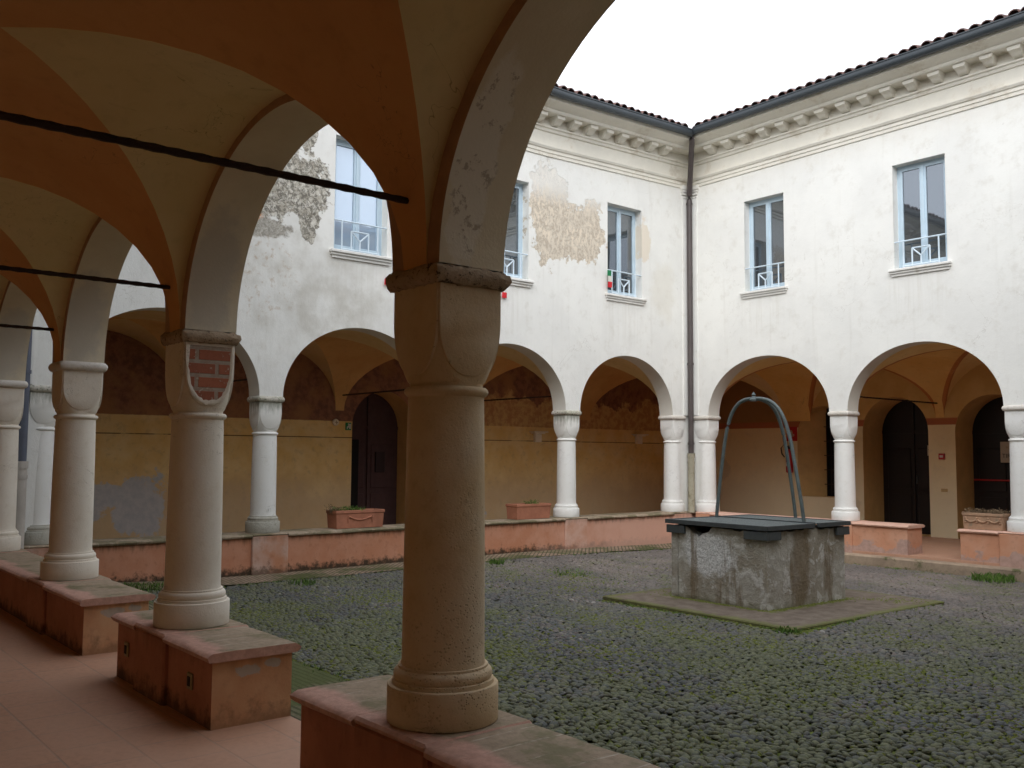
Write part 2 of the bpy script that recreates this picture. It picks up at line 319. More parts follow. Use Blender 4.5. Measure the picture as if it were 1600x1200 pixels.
# earth and moss between the cobbles
g = G('courtyard_earth'); n1 = g.noise(1.4, 6, .6); n2 = g.noise(30, 7, .75)
c = g.mix(g.rng(n2, .35, .65), (.06, .056, .042), (.13, .12, .09))
c = g.mix(g.rng(n1, .36, .54, 0, .9), c, g.mix(n2, (.05, .065, .015), (.20, .24, .05)))
M['earth'] = g.fin(c, .98, .1, [(n2, .01, .6)])
g = G('cobble_stone'); rp = g.geo.outputs['Random Per Island']; n1 = g.noise(.7, 6, .6); n2 = g.noise(30, 6, .7)
s = g.sep()
cr = g.n('ValToRGB', Fac=rp); e = cr.color_ramp.elements
e[0].position = 0; e[0].color = (.095, .10, .095, 1); e[1].position = 1; e[1].color = (.20, .195, .18, 1)
for p_, c_ in ((.35, (.11, .115, .11)), (.6, (.12, .11, .105)), (.82, (.145, .115, .105)), (.99, (.19, .18, .16)), (.996, (.42, .40, .37))):
    x = e.new(p_); x.color = (*c_, 1)
# cooler and darker near the arcade, paler and pinker towards the far side of the yard
far = g.rng(g.math('ADD', g.math('ADD', s['Y'], g.math('MULTIPLY', s['X'], -.25)), g.math('MULTIPLY', g.math('SUBTRACT', n1, .5), 5)), -10.5, -3.8)
c = g.mix(far, cr.outputs[0], g.mix(.55, cr.outputs[0], (.265, .21, .18)))
c = g.mix(g.math('MULTIPLY', g.rng(n2, .45, .7), .2), c, (.07, .07, .06))
mv = g.math('ADD', g.math('ADD', g.math('MULTIPLY', n1, .55), g.math('MULTIPLY', g.noise(2.6, 6, .65), .47)), g.math('MULTIPLY', g.math('SUBTRACT', n2, .5), .28))
mv = g.math('ADD', mv, g.math('MULTIPLY', g.math('SUBTRACT', rp, .5), .10)); mv = g.math('SUBTRACT', mv, g.math('MULTIPLY', far, .11))
c = g.mix(g.rng(g.noise(1.1, 5, .6), .38, .58, 0, .40), c, (.062, .064, .064))
c = g.mix(g.rng(mv, .42, .56, 0, .78), c, g.mix(g.rng(n2, .3, .7), (.060, .068, .032), (.165, .175, .08)))
M['cobble'] = g.fin(c, .75, .35, [(n2, .004, .4)])
def slab_mat():
    g = G('slab_stone_mossy'); n1 = g.noise(7, 6, .65); n2 = g.noise(30, 7, .75); s = g.sep()
    c = g.mix(g.rng(n1, .3, .7), (.13, .10, .078), (.21, .17, .135))
    def box(cx, cy, hx, hy):
        return g.math('MAXIMUM', g.math('SUBTRACT', g.math('ABSOLUTE', g.math('SUBTRACT', s['X'], cx)), hx), g.math('SUBTRACT', g.math('ABSOLUTE', g.math('SUBTRACT', s['Y'], cy)), hy))
    nn = g.math('MULTIPLY', g.math('SUBTRACT', n1, .5), .45)
    m1 = g.rng(g.math('ADD', box(4.99, -5.02, .66, .72), nn), .12, .02); m2 = g.rng(g.math('ADD', box(5.145, -4.985, 1.27, 1.41), nn), -.12, -.02)
    c = g.mix(g.math('MULTIPLY', g.math('MAXIMUM', m1, g.math('MULTIPLY', m2, .7)), .9), c, g.mix(n2, (.05, .06, .012), (.20, .23, .045)))
    return g.fin(c, .95, .2, [(n2, .008, .6), (n1, .01, .4)])
M['slab'] = slab_mat()
M['slab_old'] = simple('slab_stone', (.15, .115, .088), .9, .25, 7, bump=.006, dirt=(.10, .105, .04))
g = G('moss'); n2 = g.noise(60, 6, .75); n1 = g.noise(4, 5)
M['moss'] = g.fin(g.mix(g.rng(n2, .3, .7), (.07, .08, .022), (.22, .24, .06)), .98, .1, [(n2, .02, .9)])
g = G('grass_blade'); oi = g.geo.outputs['Random Per Island']
M['grass'] = g.fin(g.mix(oi, (.05, .11, .015), (.15, .25, .05)), .7, .3)
# well
g = G('well_stone'); sx = g.sep(); z = sx['Z']; n1 = g.noise(2.2, 7, .62, dist=.4); n2 = g.noise(13, 8, .7); n3 = g.noise(55, 6, .72); n4 = g.noise(5.5, 7, .68, dist=.5)
c = g.mix(g.rng(n1, .36, .64), (.33, .295, .235), (.47, .45, .40))
c = g.mix(g.rng(n4, .52, .60, 0, .8), c, g.mix(n3, (.46, .45, .42), (.78, .77, .74)))
c = g.mix(g.patch((4.85, -5.69, -.05), (.36, .3, .24), 1.0, 6, .25), c, g.mix(g.rng(n3, .35, .6), (.42, .42, .41), (.80, .80, .79)))
st = g.noise(1.0, 5, .6, vec=g.vm('MULTIPLY', g.P, (4, 3.2, .55)))
strk = g.math('MAXIMUM', g.rng(st, .56, .66), g.patch((5.65, -5.15, -.1), (.3, .17, .55), .6, 3, .35))
c = g.mix(g.math('MULTIPLY', strk, .75), c, g.mix(n2, (.11, .075, .035), (.27, .20, .12)))
c = g.mix(g.rng(g.noise(34, 7, .75), .645, .68, 0, .85), c, (.05, .045, .035))
c = g.mix(g.rng(g.math('ADD', z, g.math('MULTIPLY', n4, .3)), -.36, -.50, 0, .75), c, g.mix(n2, (.07, .07, .03), (.20, .18, .10)))
M['well'] = g.fin(c, .95, .2, [(n4, .04, .7), (n2, .025, .9), (n3, .008, .9)])
M['iron'] = simple('dark_iron', (.06, .068, .07), .55, .25, 30, spec=.4, bump=.001)
M['iron2'] = simple('painted_iron_arch', (.10, .125, .125), .5, .25, 20, spec=.4, bump=.001)
g = G('lid_mesh_panel'); a = g.n('Attribute', _attribute_name='x'); v = g.n('TexVoronoi', Vector=g.P, Scale=55.0)
M['lid'] = g.fin(g.mix(g.rng(v.outputs[0], .2, .6), (.15, .175, .17), (.065, .08, .08)), .6, .4, [(v.outputs[0], .004, .7)])
M['rod'] = simple('rusty_tie_rod', (.035, .022, .018), .8, .3, 30)
M['black'] = simple('dark_opening', (.006, .005, .005), .8, .1)  # near-black colour stands in for the unlit depth of openings
M['void'] = simple('purple_brown_door', (.085, .05, .05), .9, .15)
M['door'] = simple('dark_door_wood', (.013, .009, .008), .45, .3, 8, spec=.4)
M['door2'] = simple('maroon_door', (.03, .016, .016), .5, .2, 8)
M['frame'] = simple('pale_blue_paint', (.50, .62, .71), .5, .08, 6, spec=.4, bump=.0008)
M['rail'] = simple('white_blue_railing', (.62, .72, .80), .5, .06, 6, spec=.4, bump=0)
M['sill'] = simple('window_sill_stone', (.74, .73, .70), .85, .12, 6, dirt=(.60, .57, .52))
M['pipe'] = simple('drainpipe_brown', (.075, .06, .058), .45, .2, 6, spec=.45, bump=0)
M['pipeG'] = simple('drainpipe_slate', (.085, .095, .13), .5, .2, 6, spec=.45, bump=0)
M['pipeL'] = simple('drainpipe_beige', (.36, .33, .25), .7, .2, 6, dirt=(.22, .20, .13))
M['pipeS'] = simple('drainpipe_stone_grey', (.46, .42, .38), .7, .15, 6)
M['gutter'] = simple('gutter_grey', (.042, .052, .060), .4, .15, 5, spec=.5, bump=0)
g = G('roof_tiles'); oi = g.geo.outputs['Random Per Island']; n2 = g.noise(14, 6, .7)
c = g.mix(oi, (.13, .07, .062), (.22, .13, .115)); c = g.mix(g.rng(n2, .42, .60, 0, .8), c, (.10, .09, .085))
M['tile'] = g.fin(c, .9, .2, [(n2, .01, .5)])
M['terra'] = simple('terracotta_pot', (.40, .165, .10), .8, .2, 9, bump=.003)
M['terraW'] = simple('weathered_terracotta', (.40, .25, .16), .9, .25, 14, bump=.006, dirt=(.26, .20, .14))
M['soil'] = simple('soil', (.05, .038, .025), .95, .4, 40, bump=.01)
M['dry'] = simple('dry_plant', (.22, .155, .095), .9, .4, 30, bump=0)
M['red'] = simple('red_enamel', (.42, .012, .015), .35, .06, 5, spec=.5, bump=0)
M['redd'] = simple('red_sign_face', (.45, .02, .02), .5, .05, 5, bump=0)
M['white'] = simple('white_plastic', (.62, .60, .55), .5, .06, 5, bump=0)
M['cream'] = simple('cream_plaster_lamp', (.80, .74, .60), .8, .12, 9)
M['green'] = simple('green_sign_face', (.02, .22, .06), .45, .05, 5, bump=0)
M['greenc'] = simple('green_cloth', (.02, .20, .08), .8, .1, 9, bump=0)
M['redc'] = simple('red_cloth', (.60, .03, .04), .8, .1, 9, bump=0)
M['paper'] = simple('paper_notice', (.50, .46, .38), .8, .06, 5, bump=0)
M['ink'] = simple('ink_print', (.03, .03, .03), .8, .05, 5, bump=0)
M['plate'] = simple('socket_plate', (.34, .27, .15), .6, .1, 5, bump=0)
def glass(name, refl, tint):
    g = G(name); n = g.noise(.9, 3, .5)
    gl = g.n('BsdfGlossy', Color=(.80, .87, .95), Roughness=.02); lw = g.n('LayerWeight', Blend=.35)
    bp = g.n('Bump', Height=n, Distance=.02, Strength=.12); g.t.links.new(bp.outputs[0], gl.inputs['Normal'])
    g.fin(tint, .3, .3)
    mx = g.n('MixShader'); g.t.links.new(g.math('ADD', g.math('MULTIPLY', lw.outputs['Fresnel'], .9), refl, True), mx.inputs[0])
    g.t.links.new(g.b.outputs[0], mx.inputs[1]); g.t.links.new(gl.outputs[0], mx.inputs[2]); g.t.links.new(mx.outputs[0], g.out.inputs[0])
    return g.m
M['glass'] = glass('window_glass', .16, (.03, .035, .04)); M['glassPale'] = glass('window_glass_pale_blue', .25, (.36, .46, .58))  # the second glass has a pale blue body tint

# ------------------------------------------------------------------ mesh helpers
class Mesh:
    def __init__(s): s.v = []; s.f = []; s.mi = []; s.sm = []; s.att = []
    def add(s, vs, fs, mi=0, smooth=False):
        o = len(s.v); s.v += [tuple(p) for p in vs]
        for f in fs: s.f.append(tuple(i + o for i in f)); s.mi.append(mi); s.sm.append(smooth)
        return s
    def box(s, a, b, T=None, mi=0, bev=0.0):
        (x0, y0, z0), (x1, y1, z1) = a, b
        if x0 > x1: x0, x1 = x1, x0
        if y0 > y1: y0, y1 = y1, y0
        if z0 > z1: z0, z1 = z1, z0
        if bev > 0:
            e = bev; vs = []
            for z, q in ((z0, e), (z0 + e, 0), (z1 - e, 0), (z1, e)):
                vs += [(x0 + q, y0 + e, z), (x0 + e, y0 + q, z), (x1 - e, y0 + q, z), (x1 - q, y0 + e, z), (x1 - q, y1 - e, z), (x1 - e, y1 - q, z), (x0 + e, y1 - q, z), (x0 + q, y1 - e, z)]
            fs = [tuple(range(7, -1, -1)), tuple(range(24, 32))]
            for k in range(3):
                for i in range(8): j = (i + 1) % 8; fs.append((k * 8 + i, k * 8 + j, k * 8 + 8 + j, k * 8 + 8 + i))
        else:
            vs = [(x, y, z) for z in (z0, z1) for x, y in ((x0, y0), (x1, y0), (x1, y1), (x0, y1))]
            fs = [(3, 2, 1, 0), (4, 5, 6, 7), (0, 1, 5, 4), (1, 2, 6, 5), (2, 3, 7, 6), (3, 0, 4, 7)]
        if T: vs = [T(*p) for p in vs]
        return s.add(vs, fs, mi)
    def lathe(s, prof, seg=48, c=(0, 0, 0), mi=0, jit=0):
        vs = []; fs = []
        for r, z in prof:
            for i in range(seg):
                a = 2 * PI * i / seg; q = r + (rnd.uniform(-jit, jit) if jit else 0); vs.append((c[0] + q * math.cos(a), c[1] + q * math.sin(a), c[2] + z))
        for k in range(len(prof) - 1):
            for i in range(seg): j = (i + 1) % seg; fs.append((k * seg + i, k * seg + j, k * seg + seg + j, k * seg + seg + i))
        n = len(prof) * seg
        s.add(vs, fs, mi, True); s.add(vs[:seg], [tuple(range(seg - 1, -1, -1))], mi); s.add(vs[n - seg:], [tuple(range(seg))], mi)
        return s
    def tube(s, pts, r, seg=10, mi=0, twist=False):
        pts = [Vector(p) for p in pts]; vs = []; fs = []; n = len(pts)
        for k, p in enumerate(pts):
            d = (pts[min(k + 1, n - 1)] - pts[max(k - 1, 0)]).normalized()
            up = Vector((0, 0, 1)) if abs(d.z) < .95 else Vector((1, 0, 0))
            a = d.cross(up).normalized(); b = a.cross(d); rr = r[k] if isinstance(r, (list, tuple)) else r
            for i in range(seg): t = 2 * PI * i / seg; vs.append(p + (a * math.cos(t) + b * math.sin(t)) * rr)
        for k in range(n - 1):
            for i in range(seg): j = (i + 1) % seg; fs.append((k * seg + i, k * seg + j, k * seg + seg + j, k * seg + seg + i))
        s.add(vs, fs, mi, True); s.add(vs[:seg], [tuple(range(seg))], mi); s.add(vs[-seg:], [tuple(range(seg - 1, -1, -1))], mi)
        return s
    def build(s, name, mats, parent=None, loc=None):
        me = bpy.data.meshes.new(name); me.from_pydata([tuple(map(float, p)) for p in s.v], [], s.f)
        for m in (mats if isinstance(mats, (list, tuple)) else [mats]): me.materials.append(M[m] if isinstance(m, str) else m)
        me.polygons.foreach_set('material_index', s.mi); me.polygons.foreach_set('use_smooth', s.sm)
        if s.att:
            at = me.attributes.new('groin', 'FLOAT', 'POINT'); at.data.foreach_set('value', s.att)
        me.update()
        if any(s.sm): me.set_sharp_from_angle(angle=math.radians(38))
        o = bpy.data.objects.new(name, me); COL.objects.link(o)
        if parent is not None: o.parent = parent
        if loc is not None: o.location = loc
        return o

def thing(name, label, cat, loc=(0, 0, 0), rz=0, group=None):
    o = bpy.data.objects.new(name, None); COL.objects.link(o); o.location = loc; o.rotation_euler = (0, 0, rz); o.empty_display_size = .1
    o['label'] = label; o['category'] = cat
    if group: o['group'] = group
    return o
def tag(o, label, cat, group=None):
    o['label'] = label; o['category'] = cat
    if group: o['group'] = group
    return o
def struct(o): o['kind'] = 'structure'; return o
def stuff(o): o['kind'] = 'stuff'; return o

# ------------------------------------------------------------------ dimensions
LX, WY = 11.62, 11.92
ZS, ZC = 1.767, 2.785            # springing, crown of the arches
A, SOF = .16, .165
cN = [.50, 3.204, 5.852, 8.459, 11.12]
cR = [.30, 3.11, 5.861, 8.60, 11.32]
cB = [-11.48, -8.759, -6.05, -3.338, -.64]
WIN = {'R': ([(1.31, 2.135), (4.125, 4.96), (6.95, 7.78), (9.7, 10.53)], 3.95, 5.605),
       'B': ([(-10.6, -9.75), (-7.89, -7.03), (-5.2, -4.34), (-2.515, -1.635)], 3.84, 5.462)}
WIN['N'] = WIN['R']; WIN['E'] = WIN['B']
TF = {'N': lambda u, d, z: (u, -WY - d, z), 'R': lambda u, d, z: (u + .06, d - .10, z), 'B': lambda u, d, z: (-d - .06, u + .05, z), 'E': lambda u, d, z: (LX + d, u, z)}
DD = {'N': 2.68, 'R': 3.30, 'B': 2.85, 'E': 2.85}
COLS = {'N': cN, 'R': cR, 'B': cB, 'E': cB}
URNG = {'N': (-.06, LX), 'R': (-.12, 11.56), 'B': (-11.97, -.15), 'E': (-WY, -.10)}
FZ = {'N': -.40, 'R': -.45, 'B': -.45, 'E': -.45}

def arch_z(u, a, b, zs=ZS, zc=ZC):
    t = (u - (a + b) / 2) / ((b - a) / 2); t = max(-1, min(1, t)); return zs + (zc - zs) * math.sqrt(max(0, 1 - t * t))

def arcade_wall(wg, parent):
    T = TF[wg]; m = Mesh(); cs = COLS[wg]; u0, u1 = URNG[wg]; u0 += A; u1 -= A; zt = 3.0
    for d, mi in ((-A, 0), (A, 2)):
        us = sorted(set([u0, u1] if d < 0 else [u0 - 2 * A, u1 + 2 * A]))
        prev = us[0]
        for k in range(len(cs) - 1):
            a, b = cs[k] + SOF, cs[k + 1] - SOF
            m.add([T(prev, d, ZS), T(a, d, ZS), T(a, d, zt), T(prev, d, zt)], [(0, 1, 2, 3)], mi)
            n = 48; vs = []
            for i in range(n + 1):
                u = (a + b) / 2 - (b - a) / 2 * math.cos(PI * i / n); vs += [T(u, d, arch_z(u, a, b)), T(u, d, zt)]
            m.add(vs, [(2 * i, 2 * i + 2, 2 * i + 3, 2 * i + 1) for i in range(n)], mi)
            if d < 0:
                vs2 = []
                for i in range(n + 1):
                    u = (a + b) / 2 - (b - a) / 2 * math.cos(PI * i / n); z = arch_z(u, a, b); vs2 += [T(u, -A, z), T(u, A, z)]
                m.add(vs2, [(2 * i, 2 * i + 1, 2 * i + 3, 2 * i + 2) for i in range(n)], 1, True)
            prev = b
        m.add([T(prev, d, ZS), T(us[-1], d, ZS), T(us[-1], d, zt), T(prev, d, zt)], [(0, 1, 2, 3)], mi)
    wins, z0, z1 = WIN[wg]
    ub = [u0] + [x for ab in wins for x in ab] + [u1]; zb = [zt, z0, z1, 6.98]
    for i in range(len(ub) - 1):
        for j in range(3):
            if i % 2 == 1 and j == 1: continue
            m.add([T(ub[i], -A, zb[j]), T(ub[i + 1], -A, zb[j]), T(ub[i + 1], -A, zb[j + 1]), T(ub[i], -A, zb[j + 1])], [(0, 1, 2, 3)], 0)
    for a, b in wins:                                        # reveals
        q = [(a, z0), (b, z0), (b, z1), (a, z1)]
        for i in range(4):
            p, r = q[i], q[(i + 1) % 4]
            m.add([T(p[0], -A, p[1]), T(r[0], -A, r[1]), T(r[0], .06, r[1]), T(p[0], .06, p[1])], [(0, 1, 2, 3)], 0)
    # corner piers behind the end columns
    m.box((u0 - 2 * A + .009, -A + .009, 0), (cs[0] + .01, A - .004, ZS - .002), T, 0); m.box((cs[-1] - .01, -A + .009, 0), (u1 + 2 * A - .009, A - .004, ZS - .002), T, 0)
    return m.build('arcade_wall', ['wallB' if wg == 'B' else 'wall', 'soffN' if wg == 'N' else 'soff', 'strip' if wg == 'N' else 'bB'], parent)

def vault(wg, parent, mats, ext):
    T = TF[wg]; D = DD[wg]; cs = COLS[wg]; m = Mesh(); n = 24; H = 1.065; dl = .08
    bays = [(cs[i] + dl, cs[i + 1] - dl) for i in range(4)]
    if ext:
        Dn, Dr = DD['N'], DD['R']
        bays = [(URNG[wg][0] - Dn, URNG[wg][0] - A)] + bays + [(URNG[wg][1] + A, URNG[wg][1] + Dr)]
    th = [-PI / 2 + PI * i / n for i in range(n + 1)]
    def zs(s): return ZS + H * math.sqrt(max(0, 1 - s * s))
    segs = []
    start = bays[0][0] if ext else URNG[wg][0] - A; end = bays[-1][1] if ext else URNG[wg][1] + A
    prev = start
    for a, b in bays:
        if a > prev + 1e-4: segs.append(('s', prev, a))
        segs.append(('b', a, b)); prev = b
    if end > prev + 1e-4: segs.append(('s', prev, end))
    dc, dh = (A + D) / 2, (D - A) / 2
    for ty, a, b in segs:
        us = [(math.sin(t), (a + b) / 2 + (b - a) / 2 * math.sin(t)) for t in th] if ty == 'b' else [(1, a), (1, b)]
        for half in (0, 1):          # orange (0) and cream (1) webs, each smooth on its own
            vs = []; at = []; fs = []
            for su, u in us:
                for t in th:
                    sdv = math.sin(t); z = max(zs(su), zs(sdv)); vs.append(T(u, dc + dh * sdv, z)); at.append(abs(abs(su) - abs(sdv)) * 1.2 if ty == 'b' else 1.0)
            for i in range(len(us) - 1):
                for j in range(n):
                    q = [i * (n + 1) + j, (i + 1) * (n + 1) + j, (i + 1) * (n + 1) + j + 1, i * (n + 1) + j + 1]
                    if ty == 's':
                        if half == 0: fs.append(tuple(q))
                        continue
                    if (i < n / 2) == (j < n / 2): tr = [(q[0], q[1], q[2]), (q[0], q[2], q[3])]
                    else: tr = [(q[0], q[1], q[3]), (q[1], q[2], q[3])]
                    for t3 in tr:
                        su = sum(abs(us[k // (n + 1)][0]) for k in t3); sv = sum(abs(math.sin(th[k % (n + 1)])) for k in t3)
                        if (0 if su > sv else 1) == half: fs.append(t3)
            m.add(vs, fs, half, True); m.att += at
    return m.build('vault', mats, parent)

def sweep(m, prof, wg, mi=0):
    T = TF[wg]; u0, u1 = URNG[wg]; n = len(prof); mids = [-4.0] if wg == 'B' else []
    vs = [T(u0 - d, d, z) for d, z in prof]
    for um in mids: vs += [T(um, d, z) for d, z in prof]
    vs += [T(u1 + d, d, z) for d, z in prof]
    m.add(vs, [(k * n + i, k * n + (i + 1) % n, (k + 1) * n + (i + 1) % n, (k + 1) * n + i) for k in range(len(mids) + 1) for i in range(n)], mi)

def sag(wg, u): return -.03 + .014 * u if wg == 'R' else -.03 - .12 * min(1, max(0, -u / 4.0)) if wg == 'B' else 0
def cornice(wg, parent):
    m = Mesh(); T0 = TF[wg]; TF[wg] = lambda u, d, z: T0(u, d, z + sag(wg, u))
    o = -A
    prof = [(o + .02, 6.13), (o - .018, 6.13), (o - .018, 6.185), (o - .032, 6.19), (o - .032, 6.245), (o - .05, 6.25), (o - .07, 6.285), (o - .07, 6.30), (o - .012, 6.305),
            (o - .012, 6.54), (o - .035, 6.545), (o - .05, 6.585), (o - .075, 6.60), (o - .075, 6.625), (o - .03, 6.63), (o - .03, 6.775),
            (o - .27, 6.78), (o - .285, 6.80), (o - .285, 6.83), (o - .33, 6.85), (o - .40, 6.875), (o - .47, 6.90), (o - .47, 6.96), (o + .02, 6.97)]
    sweep(m, prof, wg)
    ob = m.build('cornice', 'cornice', parent)
    T = TF[wg]; u0, u1 = URNG[wg]; n = 28; first = .80; sp = .386
    k = 0; u = u0 + first
    while u < u1 - .6:
        c = Mesh(); pr = [(-A - .03, 6.64), (-A - .09, 6.645), (-A - .13, 6.665), (-A - .17, 6.70), (-A - .235, 6.72), (-A - .235, 6.777), (-A - .03, 6.777)]
        vs = []
        for sgn in (-1, 1):
            for d, z in pr:
                wd = .06 + .035 * (z - 6.64) / .137; vs.append(T(u + sgn * wd, d, z))
        nn = len(pr); c.add(vs, [tuple(range(nn)), tuple(range(2 * nn - 1, nn - 1, -1))] + [(i, i + nn, (i + 1) % nn + nn, (i + 1) % nn) for i in range(nn)])
        c.build('corbel', 'cornice', parent); u += sp; k += 1
    gt = Mesh(); cd = -A - .53; r = .062; zc = 7.0
    prof = [(cd + r, zc + .0)] + [(cd + r * math.cos(t), zc - .015 + r * 1.1 * math.sin(t)) for t in [PI + PI * 0 - PI * i / 10 * -1 for i in range(11)]]
    prof = [(cd + r * math.cos(-PI * i / 12), zc + r * 1.15 * math.sin(-PI * i / 12)) for i in range(13)]
    prof += [(cd - r, zc + .045), (cd - r - .012, zc + .05), (cd - r - .012, zc + .035), (cd - r * .85, zc + .03)]
    inner = [(cd + (r - .01) * math.cos(-PI * i / 12), zc + (r - .01) * 1.15 * math.sin(-PI * i / 12)) for i in range(12, -1, -1)]
    sweep(gt, prof + inner, wg); gt.build('gutter', 'gutter', parent)
    # roof deck and tiles
    rf = Mesh(); d0, z0, sl = -A - .46, 7.055, .34; d1 = 4.0
    for (a0, a1), (b0, b1) in (((u0 - d0, u0 - d1), (-4.0, -4.0)), ((-4.0, -4.0), (u1 + d0, u1 + d1))) if wg == 'B' else (((u0 - d0, u0 - d1), (u1 + d0, u1 + d1)),):
        rf.add([T(a0, d0, z0), T(b0, d0, z0), T(b1, d1, z0 + sl * (d1 - d0)), T(a1, d1, z0 + sl * (d1 - d0))], [(0, 1, 2, 3)])
    rf.add([T(u0 - d0, d0, z0 - .09), T(u1 + d0, d0, z0 - .09), T(u1 + d0, d0, z0), T(u0 - d0, d0, z0)], [(0, 1, 2, 3)])
    rf.add([T(u0 - d0, d0, z0 - .09), T(u1 + d0, d0, z0 - .09), T(u1 + A, A, 6.95), T(u0 - A, A, 6.95)], [(0, 1, 2, 3)])
    ro = rf.build('roof', 'tile', parent)
    tl = Mesh(); pitch = .178; L = .42; uu = u0 - d1
    while uu < u1 + d1:
        for k in range(11):
            da = d0 - .06 + k * .36; db = da + L; mid = (da + db) / 2
            if not (u0 - da + .03 < uu < u1 + da - .03): continue
            r1, r2_ = .088, .068; vs = []; jx = rnd.uniform(-.014, .014); jz = rnd.uniform(-.008, .012)
            for (dd, rr, up) in ((da, r1, .035), (da, r1 - .016, .035), (db, r2_, .008)):
                for i in range(7):
                    t = PI * i / 6; vs.append(T(uu + jx + rr * math.cos(t), dd, z0 + sl * (dd - d0) + up + jz + rr * 1.0 * math.sin(t)))
            fs = [(i, i + 1, 8 + i, 7 + i) for i in range(6)] + [(i, i + 1, 15 + i, 14 + i) for i in range(6)]
            tl.add(vs, fs, 0, False)
        uu += pitch
    tl.build('roof_tiles', 'tile', ro); TF[wg] = T0

def window(wg, a, b, z0, z1, parent, pale_glass=False, rng=0):
    T = TF[wg]; d = -A + .155; fr = Mesh(); f = .042; fl = .045
    fr.box((a, d, z0), (a + f, d + .05, z1), T); fr.box((b - f, d, z0), (b, d + .05, z1), T); fr.box((a + f, d, z1 - f), (b - f, d + .05, z1), T); fr.box((a + f, d, z0), (b - f, d + .05, z0 + f), T)
    m = (a + b) / 2
    for s0, s1 in ((a + f + .003, m - .006), (m + .006, b - f - .003)):
        fr.box((s0, d - .012, z0 + f + .003), (s0 + fl, d + .03, z1 - f - .003), T); fr.box((s1 - fl, d - .012, z0 + f + .003), (s1, d + .03, z1 - f - .003), T)
        fr.box((s0 + fl, d - .012, z1 - f - .003 - fl), (s1 - fl, d + .03, z1 - f - .003), T); fr.box((s0 + fl, d - .012, z0 + f + .003), (s1 - fl, d + .03, z0 + f + fl + .02), T)
    fr.box((m - .02, d - .026, z0 + f + .01), (m + .02, d - .012, z1 - f - .01), T)
    w = fr.build('window', 'frame', parent)
    for s0, s1 in ((a + f + .003, m - .006), (m + .006, b - f - .003)):
        p = Mesh(); p.box((s0 + fl - .005, d + .008, z0 + f + fl), (s1 - fl + .005, d + .016, z1 - f - fl + .005), T); p.build('pane', 'glassPale' if pale_glass else 'glass', w)
    s = Mesh(); s.box((a - .07, -A - .075, z0 - .045), (b + .07, -A + .10, z0 - .003), T, 0, .008)
    s.box((a - .055, -A - .05, z0 - .075), (b + .055, -A + .01, z0 - .046), T); s.box((a - .035, -A - .028, z0 - .115), (b + .035, -A + .01, z0 - .076), T)
    s.build('sill', 'sill', w)
    r = Mesh(); dr = -A + .03; t = .012; zr = z0 + .43; zb = z0 + .035
    def bar(p, q): r.tube([T(p[0], dr, p[1]), T(q[0], dr, q[1])], t, 6)
    bar((a - .01, zr), (b + .01, zr)); bar((a + .12, zb), (b - .12, zb)); bar((a + .14, zb), (a + .14, zr)); bar((b - .14, zb), (b - .14, zr))
    x0, x1, zt = m - .14, m + .14, z0 + .30
    bar((x0, zb), (x0, zt)); bar((x1, zb), (x1, zt)); bar((x0, zt), (x1, zt)); bar((x0, zt), (m, z0 + .17)); bar((x1, zt), (m, z0 + .17)); bar((m, zb), (m, z0 + .17))
    bar((a + .14, zb), (a + .14, z0 - .003)); bar((b - .14, zb), (b - .14, z0 - .003))
    r.build('railing', 'rail', w)

def back_wall(wg, parent, openings, mat):
    """openings: (a, b, sill, spring, rise, depth, kind)"""
    T = TF[wg]; D = DD[wg]; m = Mesh(); zt = 3.0; f = FZ[wg] - .02
    u0, u1 = (URNG[wg][0] - (DD['N'] if wg in 'BE' else DD['B']), URNG[wg][1] + (DD['R'] if wg in 'BE' else DD['E']))
    prev = u0
    for a, b, sl, sp, ri, dep in openings:
        m.add([T(prev, D, f), T(a, D, f), T(a, D, zt), T(prev, D, zt)], [(0, 1, 2, 3)])
        if sl > f: m.add([T(a, D, f), T(b, D, f), T(b, D, sl), T(a, D, sl)], [(0, 1, 2, 3)])
        n = 24; vs = []; v2 = []
        for i in range(n + 1):
            u = (a + b) / 2 - (b - a) / 2 * math.cos(PI * i / n); z = arch_z(u, a, b, sp, sp + ri); vs += [T(u, D, z), T(u, D, zt)]
            q = .0; v2 += [T(u, D, z), T(u, D + dep, z)]
        m.add(vs, [(2 * i, 2 * i + 2, 2 * i + 3, 2 * i + 1) for i in range(n)]); m.add(v2, [(2 * i, 2 * i + 1, 2 * i + 3, 2 * i + 2) for i in range(n)], 1, True)
        for x in (a, b): m.add([T(x, D, max(sl, f)), T(x, D + dep, max(sl, f)), T(x, D + dep, sp), T(x, D, sp)], [(0, 1, 2, 3)], 1)
        m.add([T(a, D, max(sl, f)), T(b, D, max(sl, f)), T(b, D + dep, max(sl, f)), T(a, D + dep, max(sl, f))], [(0, 1, 2, 3)], 1)
        prev = b
    m.add([T(prev, D, f), T(u1, D, f), T(u1, D, zt), T(prev, D, zt)], [(0, 1, 2, 3)])
    m.add([T(u0, D, zt), T(u1, D, zt), T(u1, D, 8.0), T(u0, D, 8.0)], [(0, 1, 2, 3)])
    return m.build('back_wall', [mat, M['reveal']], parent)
M['reveal'] = simple('reveal_plaster', (.60, .40, .17), .9, .15, 4)

